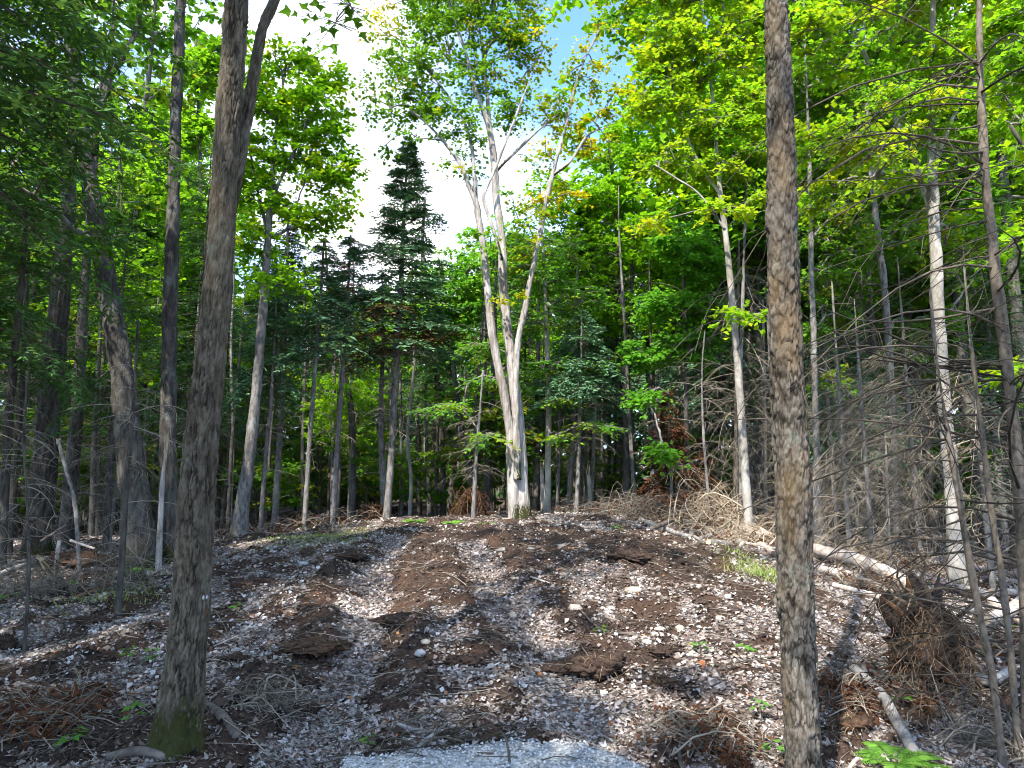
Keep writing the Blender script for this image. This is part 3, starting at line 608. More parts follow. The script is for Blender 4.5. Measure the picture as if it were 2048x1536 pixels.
def build_litter():
    seed(9)
    y = 3.0 + 13.5 * U(0, 1, 950000) ** 1.35; x = U(-1, 1, len(y)) * (1.3 + 0.74 * y)
    L = litter(x, y); dens = np.clip(1.25 * (L - 0.06), 0.13, 1.0) * np.clip(np.where(y < 6, 1.0, (6 / y) ** 0.35), 0, 1)
    dens = dens * (1 - .985 * gravel_in(x, y)) * (0.55 + 0.45 * sm(-0.5, 0.5, vn(x * 9, y * 9, 0, 15)))
    k = U(0, 1, len(y)) < dens * 0.62; x, y, L = x[k], y[k], L[k]; n = len(x)
    z = H(x, y) + U(0.002, 0.022, n)
    e = 0.06; gx = (H(x + e, y) - H(x - e, y)) / (2 * e); gy = (H(x, y + e) - H(x, y - e)) / (2 * e)
    nn = np.stack([-gx, -gy, np.ones(n)], -1) + rng.normal(size=(n, 3)) * 0.45; a = U(0, 6.283, n); d = np.stack([np.cos(a), np.sin(a), 0.15 * rng.normal(size=n)], -1)
    reg = vn(x * .8, y * .8, 0, 99) * 0.12 + 0.24 * (L - 0.55)
    col = np.clip(rng.normal(0.48, 0.24, n) + reg, 0.02, 0.925); hot = U(0, 1, n) < 0.010; col = np.where(hot, U(0.95, 1.0, n), col)
    mb = MB(); sz = np.clip(np.exp(rng.normal(-3.62, .34, n)), .012, .065) * np.where(y > 9, 1.15, 1.0); sz3 = np.stack([sz, sz * U(0.8, 1.1, n), sz * U(-0.5, 1.5, n)], -1)
    P_ = np.stack([x, y, z], -1); f = y < 5.0; mb.cards(P_[f], d[f], nn[f], sz3[f], CURL[0], CURL[1], col[f]); f = ~f; mb.cards(P_[f], d[f], nn[f], sz3[f], [(0, 0, .1), (.55, .3, .25), (.1, 1, .3), (-.35, .6, -.1)], [(0, 1, 2), (0, 2, 3)], col[f])
    o = mb.build('leaf_litter', M['litter']); tag(o, 'pale curled fallen leaves covering the churned ground', 'fallen leaves', kind='stuff')
    return n
print('LITTER', build_litter())
def build_twig_litter():
    seed(17); N = 3800
    y = 3.3 + 11.5 * U(0, 1, N) ** 1.2; x = U(-1, 1, N) * (1.2 + 0.72 * y); k = gravel_in(x, y) < 0.1; x, y = x[k], y[k]; N = len(x)
    L = U(0.05, 0.42, N) * np.where(U(0, 1, N) < 0.15, 1.8, 1.0); a = U(0, 6.283, N); t = np.linspace(-0.5, 0.5, 4); cv = rng.normal(size=N) * 0.07
    X = x[:, None] + np.cos(a)[:, None] * L[:, None] * t - np.sin(a)[:, None] * cv[:, None] * L[:, None] * (t * t * 4); Y = y[:, None] + np.sin(a)[:, None] * L[:, None] * t + np.cos(a)[:, None] * cv[:, None] * L[:, None] * (t * t * 4)
    Z = H(X, Y); Z = 0.4 * Z + 0.6 * Z.max(1, keepdims=True) + 0.01 + np.abs(rng.normal(size=(N, 1))) * 0.02 * t * 2
    mb = MB(); mb.tubes(np.stack([X, Y, Z], -1), np.linspace(1.2, 0.6, 4)[None] * U(0.0015, 0.0045, N)[:, None], 3, U(0, 1, N) ** 1.3)
    o = mb.build('twig_litter', M['dead_twig'], None, True); tag(o, 'thin broken twigs strewn over the leaf litter', 'twigs', kind='stuff')
build_twig_litter()

def build_crumbs():
    seed(23); N = 60000; y = 3.4 + 11 * U(0, 1, N) ** 1.2; x = U(-1, 1, N) * (1.2 + .72 * y); L = litter(x, y); k = (U(0, 1, N) < np.clip(1.0 - 1.1 * L, .03, 1)) & (gravel_in(x, y) < .1); x, y = x[k][:16000], y[k][:16000]; N = len(x)
    oc = np.array([(1, 0, 0), (-.5, .87, 0), (-.5, -.87, 0), (0, 0, 1)], float); f = np.array([(0, 1, 3), (1, 2, 3), (2, 0, 3)])
    s = U(.006, .03, (N, 1, 1)) * np.where(U(0, 1, (N, 1, 1)) < .06, 2.0, 1.0) * U(.6, 1.4, (N, 4, 3)); a = U(0, 6.28, N); ca, sa = np.cos(a)[:, None], np.sin(a)[:, None]; V = oc[None] * s
    V = np.stack([V[..., 0] * ca - V[..., 1] * sa, V[..., 0] * sa + V[..., 1] * ca, V[..., 2] * .8], -1) + np.stack([x, y, H(x, y) - .002], -1)[:, None]
    mb = MB(); mb.add(V, f[None] + (np.arange(N) * 4)[:, None, None], None, np.repeat(U(0, 1, N), 4)); o = mb.build('soil_crumbs', M['crumb']); tag(o, 'small dark crumbs of churned soil between the leaves', 'soil', kind='stuff')
build_crumbs()
# ------------------------------------------------------------------ the trees one can tell apart
def bp(lst, Y=None):
    if Y is None: Y = float(PG(lst[0][0], lst[0][1])[1])
    p, r = pxpath(lst, Y); b = p[0]; g = float(H(b[0], b[1]))
    if b[2] > g - 0.02: p = np.vstack([[b[0], b[1], g - 0.10], p]) if b[2] - g > 0.12 else np.vstack([[b[0], b[1], g - 0.10], p[1:]]); r = r if len(r) == len(p) else np.concatenate([[r[0]], r])
    return p, r
def tnt(lo, hi, prob=1.0):
    return lambda T: np.where(U(0, 1, len(T)) < prob, U(lo, hi, len(T)), 0.0)
def mossbase(h, k=1.0, side=None):
    def f(V, S, ct, st):
        m = k * (1 - sm(h * 0.35, h, S + 0.12 * vn(V[..., 0] * 9, V[..., 1] * 9, V[..., 2] * 5, 4)))
        if side is not None: m = m * np.clip(0.35 + ct * math.cos(side) + st * math.sin(side), 0, 1)
        return m
    return f
# near left maple
YA = 4.35
A1 = pxpath([(354, 1512, 112), (360, 1440, 100), (366, 1390, 96), (373, 1310, 86), (381, 1231, 82), (388, 1087, 78), (398, 940, 72), (411, 800, 67), (424, 680, 62), (433, 600, 60), (444, 450, 58), (453, 300, 57), (465, 130, 55), (474, 0, 54), (492, -300, 48), (520, -900, 38), (540, -1500, 22), (550, -1900, 8)], YA)
A1[0][0][2] = float(H(A1[0][0][0], A1[0][0][1])) - 0.12
A2 = pxpath([(452, 480, 20, YA), (472, 370, 25, YA + .05), (486, 273, 27, YA + .12), (497, 219, 26, YA + .16), (508, 148, 24, YA + .2), (527, 51, 23, YA + .25), (553, -10, 21, YA + .3), (620, -200, 17, YA + .5), (720, -600, 11, YA + .8), (800, -1000, 5, YA + 1)], YA)
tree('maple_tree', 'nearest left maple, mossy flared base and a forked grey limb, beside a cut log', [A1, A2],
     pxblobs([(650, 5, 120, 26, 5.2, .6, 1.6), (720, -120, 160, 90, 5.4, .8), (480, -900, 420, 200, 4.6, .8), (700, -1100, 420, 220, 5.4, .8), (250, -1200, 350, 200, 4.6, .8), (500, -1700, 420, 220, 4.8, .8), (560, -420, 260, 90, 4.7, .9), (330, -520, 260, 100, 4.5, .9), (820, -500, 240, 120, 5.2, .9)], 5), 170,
     'bark_left', 'maple_shaded', style='ridges', sides=112, step=0.0115, fine=4.9, amp=0.018, flare=0.95, fl_h=0.17, moss=mossbase(0.55, .95), sd=21, ls=0.085, limb='bark_left', grow_from=0.6, nl=6)
# near right maple
YB = 3.72
B1 = pxpath([(1616, 1660, 96), (1611, 1580, 88), (1607, 1500, 82), (1600, 1380, 79), (1596, 1270, 77), (1591, 1130, 76), (1588, 1000, 75), (1580, 850, 72), (1571, 700, 68), (1566, 500, 64), (1562, 300, 60), (1557, 130, 56), (1553, 0, 53), (1548, -250, 48), (1540, -800, 38), (1530, -1500, 22), (1525, -2000, 8)], YB)
B1[0][0][2] = float(H(B1[0][0][0], B1[0][0][1])) - 0.12
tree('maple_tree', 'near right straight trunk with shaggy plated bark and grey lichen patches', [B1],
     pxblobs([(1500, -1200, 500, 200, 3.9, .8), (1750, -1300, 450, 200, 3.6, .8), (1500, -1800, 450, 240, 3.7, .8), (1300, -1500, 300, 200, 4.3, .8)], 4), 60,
     'bark_right', 'maple_shaded', style='plates', sides=116, step=0.0098, fine=4.5, amp=0.0135, flare=0.25, fl_h=0.12, moss=lambda V, S, ct, st: 0.45 * sm(0.1, 0.6, vn(V[..., 0] * 4, V[..., 1] * 4, V[..., 2] * 1.1, 8)) + 0 * S, sd=33, ls=0.085, grow_from=0.7,
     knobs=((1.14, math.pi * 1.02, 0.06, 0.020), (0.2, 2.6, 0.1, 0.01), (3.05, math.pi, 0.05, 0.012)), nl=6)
# triple maple on the knoll
YC = 13.2
C1 = bp([(1043, 1037, 42), (1041, 985, 35), (1038, 900, 31), (1034, 820, 26), (1028, 760, 22), (1021, 700, 20), (1013, 640, 19), (1006, 560, 19), (1004, 480, 17), (993, 400, 16), (987, 310, 15), (978, 255, 12), (960, 205, 10), (945, 160, 9), (930, 100, 7), (905, 30, 6), (880, -60, 4)], YC)
C2 = bp([(1030, 1037, 26), (1026, 960, 24), (1021, 880, 20), (1010, 800, 18), (998, 740, 17), (988, 690, 17), (979, 620, 16), (973, 560, 15), (967, 500, 14), (953, 410, 13), (938, 372, 11), (923, 332, 9), (904, 305, 8), (865, 258, 6), (820, 220, 4)], YC - .1)
C3 = pxpath([(1036, 960, 16), (1032, 850, 14), (1031, 770, 13), (1034, 700, 12.5), (1041, 655, 12.5), (1051, 615, 12), (1058, 570, 11), (1070, 520, 11), (1083, 449, 11), (1095, 390, 10), (1105, 352, 9), (1115, 312, 7), (1134, 242, 6), (1146, 187, 5), (1162, 137, 4), (1197, 62, 3)], YC - .22)
C4 = pxpath([(990, 346, 8), (1015, 318, 7), (1044, 291, 6), (1080, 258, 4), (1120, 225, 3)], YC)
C5 = pxpath([(1004, 520, 7), (987, 460, 7), (968, 402, 6.5), (970, 384, 6), (985, 350, 5.5), (1013, 281, 5), (1040, 210, 4), (1062, 152, 2.5)], YC - .3)
C6 = pxpath([(1105, 352, 7), (1138, 325, 5.5), (1177, 270, 4.5), (1216, 254, 3)], YC - .22)
C7 = pxpath([(986, 300, 10), (980, 250, 9), (972, 156, 7.5), (962, 78, 6), (950, 0, 4.5), (945, -80, 3)], YC + .2)
C8 = pxpath([(952, 405, 9), (949, 351, 8), (944, 300, 7), (925, 235, 6), (880, 170, 5), (830, 110, 4), (780, 50, 3)], YC)
def c_tint(T):
    px, py = proj(T[:, 0], T[:, 1], T[:, 2]); w = sm(1030, 1080, px) * sm(640, 540, py)
    return w * np.clip(rng.normal(0.36, 0.28, len(T)), 0, 1) + (1 - w) * np.where(U(0, 1, len(T)) < 0.08, U(.2, .6, len(T)), 0) + 0.5 * ((px < 790) & (py < 80))
tree('maple_tree', 'pale three stemmed maple alone on the knoll, right stem turning yellow', [C1, C2, C3, C4, C5, C6, C7, C8],
     pxblobs([(780, 200, 62, 55), (830, 120, 80, 45), (775, 60, 40, 30), (875, 235, 55, 45), (890, 50, 90, 60), (985, 50, 80, 60), (1045, 95, 55, 60), (955, 150, 70, 50), (1000, 215, 60, 40), (925, 330, 40, 32), (805, 285, 50, 18, YC, .8, .6),
              (1110, 215, 55, 40, YC, .9), (1180, 140, 45, 50, YC, .9), (1208, 50, 24, 40, YC, .9, .7), (1175, 265, 55, 40), (1085, 310, 35, 28), (1050, 420, 48, 45, YC - .4), (1070, 500, 42, 22, YC - .3, .8, .8), (1225, 200, 42, 42), (970, 480, 36, 22, YC - .4, .8, .8), (1012, 590, 36, 18, YC - .4, .8, .6), (1120, 400, 45, 40), (880, -40, 160, 50), (1000, -60, 120, 50), (860, 170, 60, 60), (1030, 30, 60, 60), (940, 250, 50, 40), (1030, 180, 40, 30)], YC), 540,
     'bark_pale', 'maple_turn', sides=20, step=0.05, amp=0.012, flare=0.45, fl_h=0.22, moss=mossbase(0.55, .9, -0.5), sd=41, ls=0.092, nl=6, ntw=5, tl=0.42, tint=c_tint, stem_part='stem', grow_from=0.45, hollow=0.0)
# left group
G1 = bp([(284, 1135, 84), (277, 1050, 68), (263, 930, 60), (248, 780, 52), (226, 640, 45), (206, 520, 42), (186, 400, 38), (168, 290, 36), (152, 170, 34), (142, 60, 32), (130, -120, 28), (110, -500, 20), (90, -900, 8)])
YG = float(G1[0][0][1])
G1b = pxpath([(185, 310, 20), (194, 262, 18), (205, 205, 15), (222, 155, 13), (248, 110, 12), (277, 45, 10), (300, -80, 7), (320, -250, 4)], YG)
G1c = pxpath([(194, 262, 14), (200, 205, 12), (222, 120, 9), (226, 20, 7), (235, -150, 4)], YG + .2)
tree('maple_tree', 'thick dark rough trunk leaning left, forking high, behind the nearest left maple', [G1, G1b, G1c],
     pxblobs([(250, 90, 80, 60), (130, 110, 60, 60), (300, 40, 70, 60), (240, 330, 70, 45, YG + .8), (250, 410, 60, 30, YG + .8), (60, 180, 60, 70), (100, 40, 90, 60), (320, 130, 50, 40), (200, -150, 250, 120), (50, -400, 300, 150), (310, 210, 30, 40)], YG), 120, 'bark_dark', 'maple_shaded', sides=26, step=0.035, amp=0.022, flare=0.25, fl_h=0.3, moss=mossbase(0.5, .9), sd=51, ls=0.10)
G2 = bp([(346, 1145, 52), (340, 1050, 41), (336, 900, 36), (339, 750, 33), (341, 600, 32), (346, 450, 28), (350, 300, 26), (355, 150, 25), (361, 0, 24), (368, -300, 18), (372, -700, 6)], YG + .35)
tree('maple_tree', 'straight dark trunk with mottled lichen close behind the nearest left maple', [G2], pxblobs([(400, 30, 50, 50), (380, -150, 150, 100), (400, -400, 250, 160), (330, 120, 40, 30)], YG + .3), 60, 'bark_dark', 'maple_shaded', sides=22, step=0.035, amp=0.014, flare=0.3, moss=mossbase(0.5, .9), sd=53, ls=0.10)
G3 = bp([(74, 1118, 64), (86, 950, 56), (97, 830, 52), (112, 680, 46), (125, 540, 40), (135, 430, 34), (142, 330, 28), (150, 200, 20), (155, 60, 12), (158, -60, 6)])
tree('maple_tree', 'broad grey rough trunk at the left, behind the broken timber', [G3], pxblobs([(150, 250, 90, 60, 8.5), (60, 330, 80, 60, 8.8), (200, 480, 60, 40, 9.5), (120, 60, 120, 70, 8.5)], 8.5), 50, 'bark_dark', 'maple_shaded', sides=24, step=0.04, amp=0.02, flare=0.3, moss=mossbase(0.4, .8), sd=55, ls=0.10)
# left middle maple
E1 = bp([(478, 1064, 40), (486, 1000, 30), (494, 950, 28), (507, 840, 23), (516, 740, 20), (526, 620, 19), (536, 480, 15), (541, 400, 13), (548, 300, 9), (562, 200, 6), (572, 130, 4)], 12.6)
E2 = pxpath([(540, 420, 9), (560, 360, 8), (600, 280, 6), (640, 190, 4)], 12.6); E3 = pxpath([(536, 470, 8), (515, 380, 7), (500, 300, 5), (490, 230, 4)], 12.7)
tree('maple_tree', 'grey trunked bright green maple right of the nearest left trunk', [E1, E2, E3],
     pxblobs([(570, 125, 60, 32), (640, 150, 48, 42), (600, 215, 95, 45), (530, 190, 55, 45), (660, 275, 55, 32), (560, 290, 80, 36), (645, 345, 60, 35), (525, 390, 60, 36), (585, 420, 50, 18), (690, 330, 28, 40), (630, 450, 50, 26), (500, 480, 55, 45), (560, 560, 55, 22), (480, 330, 50, 60), (680, 420, 30, 30)], 12.6), 300, 'bark_slim', 'maple_sunlit', sides=16, step=0.06, sd=61, ls=0.11, tint=tnt(.1, .5, .2), flare=0.4, moss=mossbase(0.25, .8), hollow=0)
E5 = bp([(402, 1060, 14), (404, 700, 12), (402, 400, 9), (396, 200, 6), (392, 80, 4)], 17)
tree('maple_tree', 'sunlit maple crown glimpsed between the two left dark trunks', [E5], pxblobs([(400, 150, 46, 60), (392, 260, 48, 50), (390, 430, 40, 50), (440, 120, 30, 50), (330, 330, 26, 60), (400, 540, 34, 40), (310, 250, 30, 40)], 17), 170, 'bark_deep', 'maple_sunlit', sides=10, sd=63, ls=0.13, shape=LEAF2, hollow=0)
# right pale maple
YH = 11.6
H1 = bp([(1497, 1047, 21), (1491, 950, 18), (1484, 850, 16.5), (1476, 740, 15), (1468, 640, 14), (1459, 540, 13), (1450, 460, 12), (1441, 390, 11), (1433, 300, 9), (1425, 200, 8), (1415, 100, 6), (1400, -20, 5), (1390, -120, 3)], YH)
H2 = pxpath([(1441, 390, 7), (1400, 330, 5.5), (1370, 260, 4.5), (1345, 170, 3)], YH); H3 = pxpath([(1450, 460, 6), (1400, 390, 5), (1350, 355, 4), (1310, 330, 3)], YH - .3)
def h_tint(T):
    px, py = proj(T[:, 0], T[:, 1], T[:, 2]); return np.clip(U(0, .45, len(T)) + 0.6 * sm(1350, 1300, px) * sm(420, 450, py), 0, 1)
tree('maple_tree', 'pale sunlit slender trunk with bright yellow green crown left of the near right trunk', [H1, H2, H3],
     pxblobs([(1390, 110, 95, 60), (1350, 55, 70, 45), (1330, 200, 65, 55), (1430, 240, 90, 45), (1485, 60, 60, 60), (1335, 320, 55, 32), (1410, 335, 80, 26), (1490, 170, 50, 50), (1310, 450, 36, 22, YH - .5, .8, .8), (1425, 420, 50, 12, YH - .8, .8, 1.4), (1500, 405, 36, 15, YH - .8, .8, 1.2), (1495, 625, 48, 14, YH - 1.2, .7, 1.7), (1300, 120, 30, 50), (1380, -60, 150, 60), (1500, 300, 40, 30)], YH), 320, 'bark_birch', 'maple_sunlit', sides=16, step=0.06, amp=0.006, sd=71, ls=0.11, tint=h_tint, hollow=0, flare=.25)
tree('slender_tree', 'thin grey stem standing tight behind the pale sunlit slender trunk', [bp([(1483, 1045, 9), (1481, 850, 8), (1484, 650, 7), (1490, 450, 5), (1495, 300, 3)], YH + .5)], pxblobs([(1495, 330, 40, 40)], YH + .6), 30, 'bark_slim', 'maple', sides=9, sd=72, ls=0.10)
# right back trees
J1 = bp([(1917, 1172, 46), (1911, 1080, 37), (1904, 980, 33), (1894, 860, 30), (1886, 760, 28), (1878, 640, 27), (1872, 520, 26), (1866, 400, 25), (1865, 280, 22), (1866, 150, 17), (1866, 30, 12), (1866, -150, 8), (1866, -350, 4)])
YJ = float(J1[0][0][1])
J2 = pxpath([(1866, 430, 17), (1825, 310, 15), (1788, 234, 13), (1749, 148, 11), (1700, 50, 9), (1670, -30, 7), (1640, -150, 4)], YJ + .3)
J3 = pxpath([(1868, 330, 12), (1900, 250, 10), (1930, 190, 8), (1960, 140, 6), (2000, 60, 4)], YJ - .1)
tree('maple_tree', 'broad pale barked trunk behind the bare spruce stems at the right', [J1, J2, J3],
     pxblobs([(1650, 270, 80, 18, YJ - .8, .7, 1.6), (1740, 290, 90, 20, YJ - .8, .7, 1.6), (1600, 300, 40, 16, YJ - .6), (1785, 180, 55, 16, YJ - .6, .7, 1.3), (1690, 50, 80, 40), (1720, 120, 80, 35), (1900, 100, 90, 80), (1850, 230, 90, 50), (1780, 370, 70, 26), (1960, 260, 60, 70), (1650, 380, 40, 40), (1620, 60, 50, 60), (1850, -100, 250, 100), (1900, 470, 70, 50, YJ + 1)], YJ), 340, 'bark_birch', 'maple_sunlit', sides=22, step=0.05, amp=0.010, sd=81, ls=0.10, tint=tnt(.1, .6, .45), flare=.3, moss=mossbase(.3, .5), hollow=0)
K1 = bp([(1638, 1102, 21), (1634, 980, 17), (1630, 800, 14), (1626, 640, 12), (1622, 520, 11), (1620, 400, 9), (1616, 250, 7), (1610, 100, 5), (1606, -50, 3)])
tree('maple_tree', 'slim mottled trunk showing just right of the near right trunk', [K1], pxblobs([(1640, 430, 50, 40), (1650, 660, 26, 14, 11, .7, 1.2), (1680, 640, 30, 20, 11.5), (1640, 560, 36, 30), (1660, 760, 22, 16, 11), (1620, 180, 80, 60), (1680, 480, 60, 40), (1620, 20, 90, 60)], float(K1[0][0][1]) + .4), 170, 'bark_slim', 'maple', sides=14, step=0.06, sd=83, ls=0.10, hollow=0, tint=tnt(.1, .4, .2))
K2 = bp([(1795, 1135, 13), (1789, 960, 12), (1784, 800, 13), (1777, 680, 15), (1765, 547, 16), (1753, 450, 14), (1745, 375, 12), (1735, 250, 9), (1730, 100, 6), (1725, -50, 3)], 11.5)
tree('maple_tree', 'slim pale trunk in the tangle of dead branches, midway to the broad pale trunk', [K2], pxblobs([(1740, 200, 100, 60), (1690, 330, 60, 40), (1800, 80, 100, 60), (1680, 560, 60, 40, 12), (1780, 480, 60, 40), (1850, 640, 60, 30, 12), (1950, 560, 50, 40, 12.5)], 11.8), 190, 'bark_slim', 'maple', sides=12, step=0.06, sd=85, ls=0.105, hollow=0)
N1 = pxpath([(2230, 1500, 60), (2210, 900, 48), (2190, 300, 42), (2170, -200, 30), (2150, -600, 10)], 6.2); N1[0][0][2] = float(H(N1[0][0][0], N1[0][0][1])) - .1
N2 = pxpath([(2200, 600, 18), (2130, 420, 14), (2070, 330, 9), (2020, 250, 5)], 6.2)
tree('maple_tree', 'maple at the right edge whose bright leaves hang into view beside the bare spruce', [N1, N2], pxblobs([(2040, 120, 60, 110), (2050, 300, 50, 80), (2030, 480, 40, 30), (2060, 740, 34, 50), (2000, 40, 50, 50), (2100, 0, 100, 150), (2150, -300, 200, 200)], 6.4), 150, 'bark_dark', 'maple_sunlit', sides=16, sd=87, ls=0.10, tint=tnt(.1, .5, .4), hollow=0)
# understory behind the knoll
YU = 16.0
tree('beech_tree', 'smooth pale green stem right of the triple maple with flat leaf sprays', [bp([(1094, 1038, 15), (1096, 960, 13), (1097, 850, 12), (1095, 720, 10), (1091, 600, 8), (1085, 480, 6), (1080, 380, 3)], 14.6)],
     pxblobs([(960, 690, 55, 8, 14, .9, 2), (900, 815, 60, 8, 13.6, .9, 1.6), (965, 872, 45, 7, 13.0, .9, 2.4), (1130, 735, 110, 10, 14.4, .8, 1.6), (1120, 870, 30, 8, 13.8, .9, 2), (1180, 850, 50, 10, 13.8, .8, 1.3), (1070, 640, 90, 20), (1140, 600, 80, 30), (960, 760, 40, 8, 13.8, .9, 2), (1090, 500, 80, 50), (1060, 560, 100, 30), (1130, 800, 60, 6, 14, .8, 1.5)], 14.6), 230, 'bark_birch', 'under', sides=10, sd=91, ls=0.10, flat=0.10, jit=0.3, shape=OVAL, up=0.1, hollow=0, grow_from=0.1, tint=tnt(.2, .8, .35))
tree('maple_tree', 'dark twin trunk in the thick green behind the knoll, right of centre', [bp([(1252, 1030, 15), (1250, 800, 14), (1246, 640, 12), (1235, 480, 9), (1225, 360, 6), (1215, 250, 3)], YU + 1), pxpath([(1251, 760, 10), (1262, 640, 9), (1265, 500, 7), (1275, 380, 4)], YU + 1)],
     pxblobs([(1180, 400, 90, 60), (1250, 480, 90, 55), (1330, 540, 80, 60), (1170, 540, 70, 50), (1300, 640, 90, 45), (1400, 570, 50, 50), (1130, 470, 60, 60), (1260, 300, 80, 60), (1220, 620, 60, 40), (1110, 380, 50, 60), (1230, 390, 70, 60)], YU + 1), 400, 'bark_deep', 'maple_sunlit', sides=12, sd=93, ls=0.115, hollow=0)
tree('maple_tree', 'leafy young maple filling the gap left of the pale sunlit slender trunk', [bp([(1375, 1030, 10), (1372, 800, 9), (1368, 600, 7), (1360, 450, 4)], YU - 1.5)],
     pxblobs([(1380, 700, 60, 36), (1350, 610, 70, 40), (1420, 640, 40, 40), (1300, 700, 50, 30), (1400, 520, 60, 40), (1290, 790, 40, 14, 13.5, .8, 1.3), (1330, 900, 18, 22, 12.6, .8, 1.5), (1350, 480, 50, 40)], YU - 1.5), 220, 'bark_deep', 'under', sides=9, sd=95, ls=0.115, hollow=0, flat=.2)
tree('maple_tree', 'bright leafy maple behind the balsam fir and triple maple', [bp([(886, 1030, 13), (884, 880, 12), (872, 740, 12), (858, 600, 11), (845, 500, 8), (850, 400, 5)], YU + 2)],
     pxblobs([(930, 600, 60, 40), (880, 640, 60, 40), (930, 540, 40, 50), (860, 540, 30, 40), (1030, 520, 60, 50), (950, 700, 50, 26), (820, 680, 50, 40)], YU + 2), 200, 'bark_deep', 'under', sides=10, sd=97, ls=0.125, hollow=0, tint=tnt(.1, .5, .3))
# balsam fir
FB = at(772, 1050, 14.2); FB[2] = float(H(FB[0], FB[1]))
ft = pxpath([(772, 1052, 17), (780, 950, 15), (789, 800, 14), (796, 680, 12), (802, 560, 10), (808, 430, 7), (813, 340, 4), (816, 278, 1.5)], 14.2); fp = ft[0] - FB; fp[0, 2] = -0.1
conifer('balsam_fir', 'dark pointed fir with bare lower trunk left of the triple maple', FB, 'bark_slim', 'fir', 'dead_twig', Ht=float(fp[-1, 2]), zb=3.2, rmax=1.4, nbr=175, lv=.5, r0=.09, sd=101, trunk_pts=(fp, ft[1]), m=9, ns=4, sh=(.036, .12), up=(.75, -.05), droop=.18, ndead=70, dead_from=(1.6, 3.6), dl=0.95, wid=.5, pw=.9, tint=lambda z, a: np.where((z < 4.2) & (U(0, 1, len(z)) < .3), .9, 0.0))
# ------------------------------------------------------------------ hemlocks, bare spruces, slim stems
def gp(px, Y):
    x = (px - 1024) / F * Y * 1.0; return np.array([x, Y, float(H(x, Y))])
HK = dict(m=9, ns=5, sh=(.017, .085), up=(.25, .0), droop=.42, wid=.5, pw=.6)
HK2 = dict(HK); HK2.update(m=11, ns=6, sh=(.034, .11))
conifer('hemlock_tree', 'dark drooping hemlock hanging over the upper left corner', gp(-230, 5.8), 'bark_dark', 'hemlock', 'dark_twig', Ht=9.8, zb=4.3, rmax=2.3, nbr=150, r0=.13, sd=111, ndead=25, dl=1.2, **HK2)
conifer('hemlock_tree', 'dense dark hemlock left of the broad grey trunk', gp(-75, 9.4), 'bark_dark', 'hemlock', 'dead_twig', Ht=8.5, zb=2.6, rmax=1.35, nbr=70, r0=.07, sd=112, ndead=30, dl=1.0, **HK2)
conifer('hemlock_tree', 'hemlock with fine flat sprays at the far left edge', gp(-60, 10.5), 'bark_dark', 'hemlock', 'dead_twig', Ht=9.5, zb=3.2, rmax=1.4, nbr=32, r0=.07, sd=113, ndead=50, dl=1.3, **HK)
conifer('hemlock_tree', 'hemlock sapling between the broad grey and leaning trunks', gp(225, 11.4), 'bark_dark', 'hemlock', 'dead_twig', Ht=4.9, zb=1.8, rmax=1.0, nbr=40, r0=.045, sd=115, ndead=35, dl=.9, **HK)
conifer('hemlock_tree', 'tall dark hemlock behind the thick leaning left trunk', gp(150, 12.5), 'bark_deep', 'hemlock', 'dead_twig', Ht=9.0, zb=2.4, rmax=1.6, nbr=80, r0=.12, sd=117, ndead=40, dl=1.2, **HK)
conifer('hemlock_tree', 'slim hemlock behind the straight dark trunk at left', gp(390, 13.0), 'bark_deep', 'hemlock', 'dead_twig', Ht=7.2, zb=2.2, rmax=1.2, nbr=100, r0=.07, sd=119, ndead=40, dl=1.0, **HK)
# bare spruces in the right foreground
def bare(name, label, lst, Y, sd, nd, dl, z0, z1, azc=None, dr=.0075, tw='dark_twig', bark='bark_spruce', **kw):
    p, r = pxpath(lst, Y); b = p[0].copy(); b[2] = float(H(b[0], b[1])); p = p - b; p[0, 2] = -0.12
    az = None if azc is None else (lambda n: azc + rng.normal(size=n) * 0.75)
    d = dict(Ht=float(p[-1, 2]), zb=float(p[-1, 2]), rmax=.1, nbr=0, r0=.05, sd=sd, trunk_pts=(p, r), ndead=nd, dead_from=(z0, z1), dl=dl, az=az, dr=dr, droop=.38, needles=False, sides=12); d.update(kw)
    return conifer(name, label, b, bark, 'hemlock', tw, cat='spruce', **d)
bare('bare_spruce', 'thickest bare spruce trunk at the right edge with long dark drooping branches', [(2062, 1560, 36), (2052, 1200, 33), (2040, 1000, 30), (2024, 820, 28), (2003, 640, 26), (1988, 520, 25), (1972, 370, 23), (1963, 230, 20), (1960, 100, 15), (1958, 0, 13), (1955, -300, 8), (1950, -600, 3)], 4.6, 121, 56, 1.6, .9, 5.0, math.pi * 1.0, .0058, dv=.6, kw=.09, du=.22)
bare('bare_spruce', 'thin bare spruce stem at far right, in front of the stacked logs', [(2037, 1512, 17), (2021, 1300, 16), (2003, 1150, 14), (1982, 1017, 13), (1966, 880, 12), (1948, 740, 9), (1935, 600, 6), (1925, 480, 3)], 4.45, 123, 34, 1.0, .25, 2.8, None, .0045, dv=.6, kw=.09, du=.25)
bare('bare_spruce', 'leaning thin bare spruce stem crossing in front of the broad pale trunk', [(2008, 1530, 19), (1984, 1350, 18), (1955, 1209, 17), (1933, 1087, 15), (1917, 980, 13), (1901, 900, 12), (1888, 820, 10), (1870, 690, 7), (1860, 580, 3)], 4.2, 125, 34, 1.15, .3, 2.6, math.pi, .0048, dv=.6, kw=.09, du=.25)
bare('dead_spruce', 'grey dead spruce with drooping branches right behind the pale sunlit trunk', [(1470, 1050, 12), (1472, 900, 11), (1474, 760, 9), (1476, 600, 6), (1478, 480, 3)], 13.2, 127, 120, 1.1, .3, 4.6, None, .006, 'dead_twig', droop=.75, dv=.5, kw=.1, du=.3)
